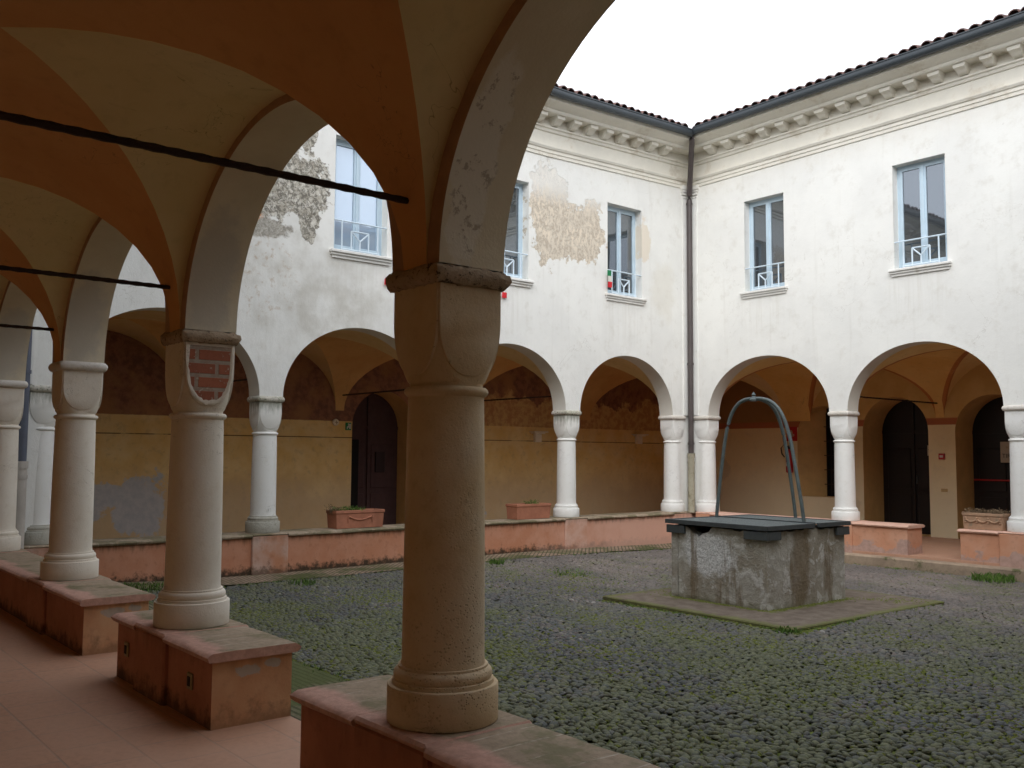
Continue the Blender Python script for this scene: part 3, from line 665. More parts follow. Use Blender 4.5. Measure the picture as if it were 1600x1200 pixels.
# ------------------------------------------------------------------ the four wings
def wing(wg, label, vm, backm, openings, ext, pale_glass=()):
    t = thing('cloister_wing', label, 'building wing', TF[wg]((URNG[wg][0] + URNG[wg][1]) / 2, 0, 0)); pin = t.location.copy(); 
    t.location = (0, 0, 0)
    arcade_wall(wg, t); vault(wg, t, vm, ext); back_wall(wg, t, openings, backm); cornice(wg, t)
    wins, z0, z1 = WIN[wg]
    for i, (a, b) in enumerate(wins): window(wg, a, b, z0, z1, t, i in pale_glass)
    T = TF[wg]
    for c in COLS[wg][:-1] if wg in 'N' else COLS[wg][1:-1]:          # iron ties across the gallery
        m = Mesh(); n = 60; pts = [T(c, .20 + (DD[wg] - .30) * i / n, 2.03) for i in range(n + 1)]
        m.tube(pts, [.0125 + .0028 * (i % 2) for i in range(n + 1)], 6); m.build('tie_rod', 'rod', t)
    for e, sg in ((URNG[wg][0] + A, 1), (URNG[wg][1] - A, -1)):      # slim corner pilasters under the cornice
        p = Mesh(); p.box((e + sg * .002, -A - .022, ZS + .01), (e + sg * .20, -A + .005, 5.90), T)
        for k, (zz, ex, hh) in enumerate(((5.90, .012, .03), (5.96, .02, .05), (6.01, .04, .04), (6.05, .055, .078))): p.box((e + sg * .002, -A - .022 - ex, zz), (e + sg * (.20 + ex), -A + .004, zz + hh), T)
        p.build('corner_pilaster', 'wall', t)
    return t

opN = []
opR = [(.06, 1.22, .20, 1.45, .62, .50), (1.55, 2.88, -9, 1.53, .66, .76), (3.386, 4.72, -9, 1.50, .66, .70), (8.0, 9.2, -9, 1.53, .62, .6)]
opB = [(-5.80, -4.50, -9, 1.50, .65, .56)]
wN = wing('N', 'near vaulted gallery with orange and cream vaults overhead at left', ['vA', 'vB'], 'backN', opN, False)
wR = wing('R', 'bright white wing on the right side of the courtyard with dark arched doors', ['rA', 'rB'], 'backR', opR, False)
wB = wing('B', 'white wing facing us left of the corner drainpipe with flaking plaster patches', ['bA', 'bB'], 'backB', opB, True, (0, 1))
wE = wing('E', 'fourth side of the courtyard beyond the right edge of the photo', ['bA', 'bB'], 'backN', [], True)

# doors, niche grille in the back walls
def door(wg, a, b, zf, sp, ri, d, parent, mat, bar=None, handle=True):
    T = TF[wg]; m = Mesh(); n = 20; vs = [T(a, d, zf), T(b, d, zf)]
    for i in range(n + 1):
        u = (a + b) / 2 + (b - a) / 2 * math.cos(PI * i / n); vs.append(T(u, d, arch_z(u, a, b, sp, sp + ri)))
    m.add(vs, [tuple(range(len(vs)))])
    mid = (a + b) / 2
    for s0, s1 in ((a + .06, mid - .03), (mid + .03, b - .06)):
        for q0, q1 in ((zf + .12, zf + .75), (zf + .85, zf + 1.65)): m.box((s0 + .04, d - .02, q0), (s1 - .04, d + .0, q1), T, 0, .008)
    m.box((mid - .018, d - .035, zf), (mid + .018, d - .001, sp + ri * .9), T); m.box((a, d - .03, sp - .03), (b, d - .001, sp + .03), T)
    m.box((a - .25, d + .002, zf - .02), (b + .25, d + .03, sp + ri + .3), T, 0); o = m.build('door', mat, parent)  # oversized backing board added behind the door to block light leaks
    if handle:
        h = Mesh(); h.box((mid + .05, d - .05, zf + .95), (mid + .075, d - .021, zf + 1.12), T, 0, .004); h.build('handle', 'iron', o)
    if bar:
        h = Mesh(); h.box((a + .03, d - .09, bar), (b - .03, d - .05, bar + .03), T, 0, .006); h.build('push_bar', 'red', o)
    return o
door('R', 1.56, 2.87, -.45, 1.53, .655, 3.3 + .755, wR, 'door')
door('R', 3.396, 4.71, -.45, 1.50, .655, 3.3 + .695, wR, 'door', bar=.60, handle=False)
door('R', 8.01, 9.19, -.45, 1.53, .61, 3.3 + .595, wR, 'door')
door('B', -5.79, -4.51, -.45, 1.50, .645, 2.85 + .555, wB, 'void', handle=False)
m = Mesh(); m.box((-5.79, 2.85 + .46, -.45), (-5.38, 2.85 + .53, 1.28), TF['B'], 0, .01); m.build('door', 'black', wB)  # black box stands in for the darkness of the open doorway
m = Mesh(); m.box((-5.0, 2.85 + .50, .68), (-4.80, 2.85 + .55, 1.06), TF['B'], 0, .006); m.build('notice_frame', 'door2', wB)
T = TF['R']; m = Mesh(); m.add([T(-.2, 3.795, .0), T(1.4, 3.795, .0), T(1.4, 3.795, 2.3), T(-.2, 3.795, 2.3)], [(0, 1, 2, 3)]); wnn = m.build('window', 'black', wR)
m = Mesh()
for i in range(8): m.tube([T(.50 + i * .10, 3.70, .2), T(.50 + i * .10, 3.70, 1.95)], .009, 6)
for z in (.45, .75, 1.05, 1.35, 1.65): m.tube([T(.44, 3.70, z), T(1.2, 3.70, z)], .009, 6)
m.build('grille', 'rod', wnn)
m = Mesh(); m.add([T(x, y, z) for z in (.205, 2.2) for x, y in ((.062, 3.305), (.46, 3.78), (.062, 3.78))], [(0, 1, 4, 3), (0, 1, 2), (3, 4, 5), (1, 2, 5, 4), (2, 0, 3, 5)]); m.build('splayed_jamb', 'reveal', wR)

# ------------------------------------------------------------------ ground, floors, paving
def gz(x, y):
    z = -.52 - .08 * min(1, max(0, (x - .8) / 3.0)) - .05 * min(1, max(0, (y + 3.0) / 2.5))
    z += .06 * min(1, max(0, (-9.8 - y) / 1.6)) + .012 * math.sin(x * 1.1 + .6) * math.sin(y * .9)
    return z
xs = [-45, -20, -3.2] + [i * .25 for i in range(0, 48)] + [15, 30, 60]; ys = [-60, -30, -15.2] + [-12 + i * .25 for i in range(0, 48)] + [3.5, 20, 45]
m = Mesh(); vs = []
for y in ys:
    for x in xs:
        inside = 0 <= x <= 11.8 and -12 <= y <= 0
        vs.append((x, y, gz(x, y) - .012 if inside else -.75))
nx = len(xs); m.add(vs, [(j * nx + i, j * nx + i + 1, (j + 1) * nx + i + 1, (j + 1) * nx + i) for j in range(len(ys) - 1) for i in range(nx - 1)], 0, True)
struct(m.build('ground', 'earth'))
def slabm(name, a, b, mat):
    m = Mesh(); m.box(a, b); return struct(m.build(name, mat))
slabm('gallery_floor', (-2.91, -14.6, -.74), (14.47, -11.70, -.40), 'floor')
slabm('gallery_floor', (-2.91, -11.70, -.74), (.14, 3.2, -.45), 'floor')
slabm('gallery_floor', (.14, -.34, -.74), (11.42, 3.2, -.45), 'floor')
slabm('gallery_floor', (11.42, -11.70, -.74), (14.47, 3.2, -.45), 'floor')
def grid_strip(name, x0, x1, y0, y1, mat, up=.004, st=.25):
    m = Mesh(); nx = max(1, round((x1 - x0) / st)); ny = max(1, round((y1 - y0) / st)); vs = []
    for j in range(ny + 1):
        for i in range(nx + 1): x = x0 + (x1 - x0) * i / nx; y = y0 + (y1 - y0) * j / ny; vs.append((x, y, gz(x, y) + up))
    m.add(vs, [(j * (nx + 1) + i, j * (nx + 1) + i + 1, (j + 1) * (nx + 1) + i + 1, (j + 1) * (nx + 1) + i) for j in range(ny) for i in range(nx)], 0, True)
    return struct(m.build(name, mat))
grid_strip('brick_path', .14, .84, -10.72, -.56, 'strip_pave', .012)
grid_strip('brick_path', .14, 11.42, -11.70, -10.72, 'strip_green', .012)
grid_strip('brick_path', 10.8, 11.42, -10.72, -.56, 'strip_pave', .012)
m = Mesh(); m.box((.14, -.56, -.74), (11.42, -.34, -.487), None, 0, .02); struct(m.build('kerb', 'ledge'))

# cobbles: thousands of half-buried river pebbles, one body of stuff
def pebbles():
    rs = np.random.RandomState(5); sp = .054; V = []; Fq = []; Ft = []; off = 0
    pts = []
    row = 0; y = -10.70
    while y < -.59:
        x = .86 + (sp / 2 if row % 2 else 0)
        while x < 10.78:
            if not (3.83 < x < 6.45 and -6.55 < y < -3.60): pts.append((x, y))
            x += sp
        y += sp * .86; row += 1
    pts = np.array(pts); pts += rs.uniform(-.017, .017, pts.shape)
    # gentle flow so that rows bend as hand-laid ones do
    pts[:, 0] += .05 * np.sin(pts[:, 1] * 1.7) ; pts[:, 1] += .05 * np.sin(pts[:, 0] * 1.3 + 1)
    zg = np.array([gz(x, y) for x, y in pts])
    dist = np.hypot(pts[:, 0] - CAM.x, pts[:, 1] - CAM.y)
    allv = []; allf = []; base = 0
    for near in (True, False):
        sel = (dist < 7.5) == near; P = pts[sel]; Z = zg[sel]; n = len(P)
        seg, rings = (10, (1.0, .93, .62)) if near else (7, (1.0, .72)); hs_ = ((-.25, .35, .80) if near else (-.2, .62))
        a = rs.uniform(.025, .038, n); b = a * rs.uniform(.66, .98, n); h = rs.uniform(.007, .020, n); ph = rs.normal(.6, 1.1, n)
        big = rs.rand(n) < .03; a[big] *= 1.3
        t = np.arange(seg) * 2 * PI / seg; k = len(rings) * seg + 1; vv = np.zeros((n, k, 3)); sk = rs.uniform(-.35, .35, (n, 2))
        for r, (rr, hh) in enumerate(zip(rings, hs_)):
            lx = a[:, None] * rr * np.cos(t) * (1 + .10 * rs.uniform(-1, 1, (n, seg))); ly = b[:, None] * rr * np.sin(t) * (1 + .10 * rs.uniform(-1, 1, (n, seg)))
            vv[:, r * seg:(r + 1) * seg, 0] = lx * np.cos(ph)[:, None] - ly * np.sin(ph)[:, None]; vv[:, r * seg:(r + 1) * seg, 1] = lx * np.sin(ph)[:, None] + ly * np.cos(ph)[:, None]
            vv[:, r * seg:(r + 1) * seg, 2] = h[:, None] * hh
        vv[:, -1, 2] = h
        vv[:, :, 2] += vv[:, :, 0] * sk[:, :1] + vv[:, :, 1] * sk[:, 1:]
        vv[:, :, 0] += P[:, 0:1]; vv[:, :, 1] += P[:, 1:2]; vv[:, :, 2] += Z[:, None] - .004
        f = []
        for r in range(len(rings) - 1):
            for i in range(seg): j = (i + 1) % seg; f += [(r * seg + i, r * seg + j, r * seg + seg + j), (r * seg + i, r * seg + seg + j, r * seg + seg + i)]
        r = len(rings) - 1
        for i in range(seg): f.append((r * seg + i, r * seg + (i + 1) % seg, k - 1))
        f = np.array(f); ff = (f[None] + (np.arange(n) * k)[:, None, None]).reshape(-1, 3) + base
        allv.append(vv.reshape(-1, 3)); allf.append(ff); base += n * k
    v = np.concatenate(allv); f = np.concatenate(allf)
    me = bpy.data.meshes.new('cobbles'); me.vertices.add(len(v)); me.vertices.foreach_set('co', v.astype(np.float32).ravel())
    me.loops.add(f.size); me.loops.foreach_set('vertex_index', f.astype(np.int32).ravel()); me.polygons.add(len(f))
    me.polygons.foreach_set('loop_start', np.arange(0, f.size, 3, dtype=np.int32)); me.polygons.foreach_set('loop_total', np.full(len(f), 3, dtype=np.int32))
    me.polygons.foreach_set('use_smooth', np.ones(len(f), dtype=bool)); me.materials.append(M['cobble']); me.update(calc_edges=True)
    o = bpy.data.objects.new('cobbles', me); COL.objects.link(o); o['label'] = 'dark mossy river cobbles paving the courtyard'; o['category'] = 'cobbles'; stuff(o)
pebbles()

# ------------------------------------------------------------------ columns
def cap_mesh(z0, dn):
    m = Mesh(); seg = 96; a = .16; zt = 1.337 + dn; zc = 1.57; ztop = 1.692; bi = a - .011; n = 30
    vs = []; rings = [(1.292 + dn, .146), (1.31 + dn, .1465)]
    for i in range(n + 1):
        z = 1.322 + dn + (ztop - 1.322 - dn) * i / n; t = min(1, max(0, (z - 1.30 - dn) / (zc - 1.30 - dn)))
        rings.append((z, .1465 + (bi * 1.415 - .1465) * (1 - (1 - t) ** 2.1)))
    for z, R in rings:
        for i in range(seg):
            t = 2 * PI * i / seg; ca, sa = abs(math.cos(t)), abs(math.sin(t)); p = 14
            sq = bi / ((ca ** p + sa ** p) ** (1 / p)) * 1.0
            r = min(R, sq); vs.append((r * math.cos(t), r * math.sin(t), z))
    k = len(rings); m.add(vs, [(q * seg + i, q * seg + (i + 1) % seg, (q + 1) * seg + (i + 1) % seg, (q + 1) * seg + i) for q in range(k - 1) for i in range(seg)], 0, True)
    m.add(vs[-seg:], [tuple(range(seg))])
    hwd = .151
    for s_ in range(4):
        pts = []
        for i in range(33):
            t = PI * i / 32; pts.append((-hwd * math.copysign(abs(math.cos(t)) ** .86, math.cos(t)), zc - (zc - zt) * math.sin(t) ** .93))
        pts = [(-hwd, 1.69)] + pts + [(hwd, 1.69)]; K = len(pts); lay = []
        for off, sc_ in ((bi - .03, 1.0), (a - .003, 1.0), (a, .975)):
            for y, z in pts:
                zz = 1.55 + (z - 1.55) * (sc_ if z < 1.6 else 1); q = (off, y * sc_, zz)
                for _ in range(s_): q = (-q[1], q[0], q[2])
                lay.append(q)
        fs = [(L * K + i, L * K + (i + 1) % K, L * K + K + (i + 1) % K, L * K + K + i) for L in (0, 1) for i in range(K)]
        m.add(lay, fs + [tuple(range(2 * K, 3 * K))])
    return m
def abacus_mesh(rough):
    m = Mesh(); rr = random.Random(3); n = 14; prof = [(.158, 1.690), (.178, 1.694), (.190, 1.708), (.195, 1.728), (.190, 1.748), (.178, 1.763), (.16, 1.768)]
    base = []
    for s in range(4):
        for i in range(n):
            t = -1 + 2 * i / n; p = (t, -1)
            for _ in range(s): p = (-p[1], p[0])
            base.append(p)
    vs = []; N = len(base)
    for h, z in prof:
        for x, y in base:
            cr = 1 - .06 * (min(abs(x), abs(y)) ** 8); j = 1 + (rr.uniform(-.032, .026) if rough else rr.uniform(-.003, .003))
            vs.append((x * h * cr * j, y * h * cr * j, z + (rr.uniform(-.007, .007) if rough else 0)))
    m.add(vs, [(q * N + i, q * N + (i + 1) % N, (q + 1) * N + (i + 1) % N, (q + 1) * N + i) for q in range(len(prof) - 1) for i in range(N)], 0, True)
    m.add(vs[:N], [tuple(range(N - 1, -1, -1))]); m.add(vs[-N:], [tuple(range(N))])
    return m
def shaft_prof(dn):
    zn = 1.28 + dn
    p = [(.168, .205), (.163, .235)]
    for i in range(1, 14): t = i / 14; p.append((.163 - .010 * t ** 1.6, .235 + (zn - .03 - .235) * t))
    p += [(.152, zn - .022), (.160, zn - .016), (.168, zn - .008), (.170, zn), (.168, zn + .008), (.160, zn + .016), (.148, zn + .018)]
    return p
def plinth_mesh():
    m = Mesh(); m.lathe([(.217, 0), (.219, .005), (.219, .136), (.216, .140), (.201, .141), (.200, .157), (.190, .159), (.193, .166), (.195, .176), (.193, .187), (.187, .196), (.179, .201), (.177, .202), (.177, .211), (.160, .213)], 56)
    return m
cache = {}
def column(x, y, label, mats, dn=0.0, rough=False, brick=False, group='columns of the courtyard arcades', base=None, moss=False):
    t = thing('stone_column', label, 'column', (x, y, 0), 0, group)
    def part(key, name, fn, mat):
        kk = (key, mat)
        if kk not in cache:
            o = fn().build(name, mat, t); cache[kk] = o.data; return o
        o = bpy.data.objects.new(name, cache[kk]); COL.objects.link(o); o.parent = t; return o
    part('p', 'plinth', plinth_mesh, base or mats)
    part('s%g' % dn, 'shaft', lambda: Mesh().lathe(shaft_prof(dn), 56), mats)
    part('c%g' % dn, 'capital', lambda: cap_mesh(0, dn), 'colT' if moss else mats)
    part('a%d' % rough, 'abacus', lambda: abacus_mesh(rough), 'abac' if rough else 'abacM' if moss else 'abacW')
    if brick:
        m = Mesh(); a = .1625; zt = 1.337 + dn; zc = 1.57; pts = [(-.138, 1.672)]
        for i in range(33): t_ = PI * i / 32; pts.append((-.138 * math.copysign(abs(math.cos(t_)) ** .86, math.cos(t_)) * (1 + .01 * math.sin(i * 2.7)), zc - (zc - zt - .022) * math.sin(t_) ** .93))
        pts.append((.138, 1.672)); K = len(pts); vs = [(a - .004 * q, p[0], p[1]) for q in (0, 1) for p in pts]
        m.add(vs, [tuple(range(K))] + [(i, (i + 1) % K, (i + 1) % K + K, i + K) for i in range(K)])
        rm = Mesh(); r3 = random.Random(9); lay = []
        for sc_, off in ((1.10, .160), (1.06, .1655), (.99, .166), (.93, .163)):
            for y, z in pts: q = sc_ + r3.uniform(-.025, .03); lay.append((off + r3.uniform(-.001, .0015), y * q, 1.53 + (z - 1.53) * q if z < 1.66 else min(z, 1.685)))
        rm.add(lay, [(L * K + i, L * K + (i + 1) % K, L * K + K + (i + 1) % K, L * K + K + i) for L in range(3) for i in range(K - 1)], 0, True); rm.build('broken_plaster_rim', mats, t)
        o = m.build('brick_patch', 'brickP', t); o['label'] = 'shield-shaped patch of bare red brick on the capital'
    return t
NC = [('engaged corner column of the near arcade at the left edge of the photo', 'colN1', 0, False, False),
      ('smooth grey plastered column of the near arcade, third from the camera', 'colN1', .035, False, False),
      ('near arcade column whose capital shows a patch of bare red brick', 'colN1', -.028, True, True),
      ('largest column, rough tan stone, standing in the foreground at the centre', 'colN', 0, True, False),
      ('column of the near arcade beyond the right edge of the photo', 'colN', 0, False, False)]
for x, (lb, mt, dn, rg, bk) in zip(cN, NC): column(x, -WY, lb, mt, dn, rg, bk)
BC = ['half hidden corner column of the far wing, left of the dark blue drainpipe shaft', 'white column of the far wing with a mossy base, left of the garlanded planter',
      'far wing column hidden behind the big foreground column', 'white column of the far wing with mossy abacus between two open arches', 'engaged white column just left of the corner drainpipe']
BC[0] = 'corner column of the far wing just right of the slate blue drainpipe'
for i, (y, lb) in enumerate(zip(cB, BC)): column(-.06, y + .05, lb, 'colW', base='colM' if i < 2 else None, moss=i in (0, 1, 3))
RC = ['engaged white column just right of the corner drainpipe', 'white column of the right wing between the two widest arches, behind the well', 'white column at the right edge of the photo beside the basket planter',
      'right wing column one bay past the right edge of the photo', 'corner column of the right wing two bays past the right edge of the photo']
for x, lb in zip(cR, RC): column(x + .06, -.10, lb, 'colW')
for i, y in enumerate(cB): column(LX, y, 'column %s on the unseen fourth side of the courtyard' % ['at the south end', 'one bay from the south end', 'in the middle', 'one bay from the north end', 'at the north end'][i], 'colW')

# ------------------------------------------------------------------ parapets
def parapet(wg, a, b, label, body, cop, peds=(), pm=None, zb=None, hw=.225, endm=None, ends=(True, True)):
    T = TF[wg]; zb = FZ[wg] if zb is None else zb
    t = thing('parapet_wall', label, 'low wall', (0, 0, 0), 0, 'low walls between the arcade columns')
    m = Mesh(); m.box((a + .015, -hw, zb - .10), (b - .015, hw, -.052), T)
    if endm:
        m.mi[3 - 0] = 0
    o = m.build('wall_body', [body, endm or body], t)
    if endm:
        for f in o.data.polygons:
            if abs(f.normal.x) > .9: f.material_index = 1
    segs = []; prev = a
    for p in sorted(peds):
        if p - .25 > prev + .05: segs.append((prev, p - .25, prev == a, False))
        prev = p + .25
    if prev < b - .05: segs.append((prev, b, prev == a, True))
    for s0, s1, ea, eb in segs:
        c = Mesh(); n = max(2, int((s1 - s0) / .12)); rr = random.Random(int(s0 * 100))
        prof = [(-hw + .01, -.056), (-hw - .022, -.054), (-hw - .036, -.042), (-hw - .038, -.026), (-hw - .028, -.010), (-hw - .008, -.001), (-hw * .5, .0005), (0, .001)]
        prof = prof + [(-d, z) for d, z in reversed(prof[:-1])]
        k = len(prof); vs = []
        for i in range(n + 1):
            u = s0 + (s1 - s0) * i / n
            for d, z in prof:
                top = z > -.02; uu = u
                if i == 0 and ea: uu = s0 - .006 - (0 if z > -.005 else .016 * (1 - abs(z + .03) / .03))
                if i == n and eb: uu = s1 + .006 + (0 if z > -.005 else .016 * (1 - abs(z + .03) / .03))
                vs.append(T(uu, d + rr.uniform(-.003, .003), z - (.004 + rr.uniform(0, .004) if top else 0)))
        c.add(vs, [(i * k + j, i * k + (j + 1) % k, (i + 1) * k + (j + 1) % k, (i + 1) * k + j) for i in range(n) for j in range(k)], 0, True)
        c.add(vs[:k], [tuple(range(k))]); c.add(vs[-k:], [tuple(range(k - 1, -1, -1))])
        c.build('coping', cop, t)
    for p in peds:
        q = Mesh(); q.box((max(a, p - .25), -hw - .03, zb - .10), (min(b, p + .25), hw + .03, -.03), T, 0, .012); pd = q.build('pedestal', pm or body, t); q = Mesh(); q.box((max(a, p - .25), -hw - .034, -.034), (min(b, p + .25), hw + .034, -.003), T, 0, .012); q.build('pedestal_cap', cop, t)
    return t
parapet('N', -.16, 4.46, 'third low red wall of the near gallery, furthest left', 'parN', 'copN', (cN[0], cN[1]), endm='parNend')
parapet('N', 5.19, 6.745, 'low red wall under the column with the brick patch, with two socket plates', 'parN', 'copN', (cN[2],), endm='parNend')
parapet('N', 7.70, 11.5, 'low red wall under the big foreground column', 'parN', 'copN', (cN[3], cN[4]), endm='parNend')
parapet('B', -11.70, -.20, 'long stained terracotta wall under the far wing carrying the planters', 'parB', 'copB', cB, pm='parB2', zb=-.5)
parapet('R', .22, 4.28, 'pink low wall with grey damp patches right of the well', 'parR', 'copR', (cR[0], cR[1]), zb=-.487)
parapet('R', 5.05, 11.4, 'pink low wall at the right edge carrying the basket planter', 'parR', 'copR', (cR[2], cR[3], cR[4]), zb=-.487)
parapet('E', -11.70, -.20, 'low wall along the unseen fourth side of the courtyard', 'parB', 'copB', cB, zb=-.5)

# socket plates on the near wall
for i, x in enumerate((5.40, 6.45)):
    t = thing('socket_plate', 'small square brass socket plate %s on the low red wall' % ('left of the two' if i == 0 else 'right of the two'), 'socket', (x, -WY - .2655 + .010, -.20), 0, 'socket plates')
    if i == 0: t.location.y = -WY - .226
    else: t.location.y = -WY - .226
    m = Mesh(); m.box((-.035, -.012, -.045), (.035, 0, .045), None, 0, .005); m.build('plate', 'plate', t)
    m = Mesh(); m.box((-.018, -.016, -.025), (.018, -.012, .025)); m.build('cover', 'rod', t)

# ------------------------------------------------------------------ drainpipes
def pipe(x, y, z0, zj, z1, coll, label, mu, ml, top=None):
    t = thing('drainpipe', label, 'drainpipe', (x, y, 0))
    m = Mesh(); m.tube([(0, 0, zj), (0, 0, z1)] + (top or []), .050, 20); m.build('upper_pipe', mu, t)
    m = Mesh(); m.tube([(0, 0, z0), (0, 0, zj + .06)], .062, 20); m.tube([(0, 0, zj - .01), (0, 0, zj + .07)], .070, 20); m.tube([(0, 0, zj - .12), (0, 0, zj - .08)], .068, 20); m.build('lower_pipe', ml, t)
    for c in coll: m = Mesh(); m.tube([(0, 0, c - .02), (0, 0, c + .02)], .060, 20); m.build('collar', mu, t)
pipe(.185, -.345, -.02, 1.0, 5.86, (5.79, 2.74, 1.25), 'dark brown drainpipe in the corner between the two white wings', 'pipe', 'pipeL', [(.02, -.02, 5.95), (.17, -.17, 6.3), (.36, -.36, 6.72), (.42, -.42, 6.84), (.43, -.43, 6.95)])
pipe(.20, -WY + .26, -.45, .85, 6.98, (5.6, 2.9, 1.9), 'slate blue drainpipe in the left corner seen past the near columns', 'pipeG', 'pipeS')

# ------------------------------------------------------------------ well
WX, WYY = 4.99, -5.02; RZ = math.radians(-1.5)
t = thing('well', 'square grey stone well with iron lid and arched frame in the courtyard', 'well', (WX, WYY, -.60), RZ)
hw, hl, H = .655, .715, .885
m = Mesh(); m.box((-1.12, -1.38, -.02), (1.43, 1.45, .028), None, 0, .01); m.build('base_slab', 'slab', t)
def panel(axis, side, a0, a1, depth, notch=None):
    """a wall of the well head as a roughened grid"""
    m = Mesh(); n = 40; k = 24; vs = []
    rr = random.Random(int(side * 7 + axis * 3 + a0 * 10))
    def top(a):
        t_ = H - .036 - .022 * abs(math.sin(a * 5)) * abs(math.sin(a * 17)) - rr.uniform(0, .012)
        if notch:
            c0, w0, d0 = notch
            if abs(a - c0) < w0: t_ -= d0 * (1 - abs(a - c0) / w0) ** .6 + rr.uniform(-.012, .012)
        return t_
    for layer in (0, 1):
        rr.seed(4)
        for i in range(n + 1):
            a = a0 + (a1 - a0) * i / n; tp = top(a)
            for j in range(k + 1):
                z = tp * j / k; off = (rr.uniform(-.004, .004) if layer == 0 else 0); p = side - math.copysign(depth * layer, side) + off
                vs.append((a, p, z) if axis == 0 else (p, a, z))
    N = (n + 1) * (k + 1); fs = []
    for L in (0, 1):
        for i in range(n):
            for j in range(k): q = L * N + i * (k + 1) + j; fs.append((q, q + k + 1, q + k + 2, q + 1))
    for i in range(n): q = i * (k + 1) + k; fs.append((q, q + k + 1, q + N + k + 1, q + N))
    for i in (0, n):
        for j in range(k): q = i * (k + 1) + j; fs.append((q, q + 1, q + N + 1, q + N))
    m.add(vs, fs, 0, True); return m
panel(0, -hl, -hw + .10, hw - .022, .13, (-.26, .17, .10)).build('stone_panel', 'well', t)
panel(1, hw, -hl + .001, hl, .10).build('stone_panel', 'well', t)
panel(0, hl, -hw, hw - .14, .13).build('stone_panel', 'well', t)
panel(1, -hw, -hl + .11, hl - .14, .13).build('stone_panel', 'well', t)
m = Mesh(); m.box((-hw - .01, -hl - .008, 0), (-hw + .088, -hl + .10, H - .05), None, 0, .012); m.build('corner_post', 'well', t)
for (xa, ya, xb, yb) in ((-hw + .088, -hl + .014, -hw + .104, -hl + .08), (hw - .024, -hl + .012, hw - .008, -hl + .08)):
    m = Mesh(); m.box((xa, ya, 0), (xb, yb, H - .06)); m.build('joint_shade_strip', 'soil', t)  # dark strips set in the gaps stand in for their shade
m = Mesh(); m.box((-hw + .14, -hl + .14, 0), (hw - .14, hl - .14, .25)); m.build('shaft_bottom', 'black', t)
def strap(x0, y0, x1, y1):
    m = Mesh(); m.box((x0, y0, H - .135), (x1, y1, H - .045), None, 0, .004); return m
for nm, (x0, y0, x1, y1) in enumerate(((-hw - .045, -hl - .045, -hw + .22, -hl - .012), (hw - .26, -hl - .045, hw + .045, -hl - .012), (hw + .012, -hl - .012, hw + .045, -hl + .20), (hw + .012, hl - .20, hw + .045, hl + .045))):
    strap(x0, y0, x1, y1).build('corner_strap', 'iron', t)
lid = bpy.data.objects.new('lid', None)
m = Mesh(); e = .055; X0, X1, Y0, Y1 = -hw - e, hw + e, -hl - e, hl + e; z0, z1 = H - .03, H + .016
m.box((X0, Y0, z0), (X1, Y0 + .04, z1)); m.box((X0, Y1 - .04, z0), (X1, Y1, z1)); m.box((X0, Y0 + .04, z0), (X0 + .04, Y1 - .04, z1))
m.box((X1 - .04, Y0 + .04, z0), (X1, .07, z1)); m.box((X1 - .04, .17, z0), (X1, Y1 - .04, z1)); m.box((X0 + .04, .10, z0 + .01), (X1 - .04, .14, z1 + .006))
ld = m.build('lid', 'iron', t)
m = Mesh(); m.box((X0 + .041, Y0 + .041, z1 - .014), (X1 - .041, .099, z1 - .006)); m.box((X0 + .041, .141, z1 - .014), (X1 - .041, Y1 - .041, z1 - .006)); m.build('mesh_panel', 'lid', ld)
# three-legged iron arch
zf = H + .01; apex = Vector((4.945 - WX, -5.0 - WYY, 2.295))
feet = [(4.36 - WX, -4.97 - WYY), (4.93 - WX, -4.20 - WYY), (5.53 - WX, -4.90 - WYY)]
for fx, fy in feet:
    d = Vector((fx, fy, 0)) - Vector((apex.x, apex.y, 0)); L = d.length; dh = d / L; pts = []
    prof = [(1.0, 0), (.97, .15), (.90, .42), (.82, .70), (.74, .95), (.64, 1.14), (.52, 1.27), (.36, 1.355), (.18, 1.39), (.0, 1.395)]
    P = [Vector((apex.x, apex.y, zf)) + dh * (L * q) + Vector((0, 0, hgt * (apex.z - zf) / 1.395)) for q, hgt in prof]
    out = []
    for i in range(len(P) - 1):
        p0, p1, p2, p3 = P[max(i - 1, 0)], P[i], P[i + 1], P[min(i + 2, len(P) - 1)]
        for s_ in range(5):
            u = s_ / 5; out.append(.5 * ((2 * p1) + (p2 - p0) * u + (2 * p0 - 5 * p1 + 4 * p2 - p3) * u * u + (3 * p1 - p0 - 3 * p2 + p3) * u ** 3))
    out.append(P[-1])
    m = Mesh(); m.tube(out, .021, 10); m.build('arch_leg', 'iron2', t)
m = Mesh(); m.lathe([(.045, -.03), (.05, -.01), (.03, .012), (.018, .03), (.026, .045), (.012, .065), (.003, .08)], 14, (apex.x, apex.y, apex.z)); m.build('finial', 'iron2', t)

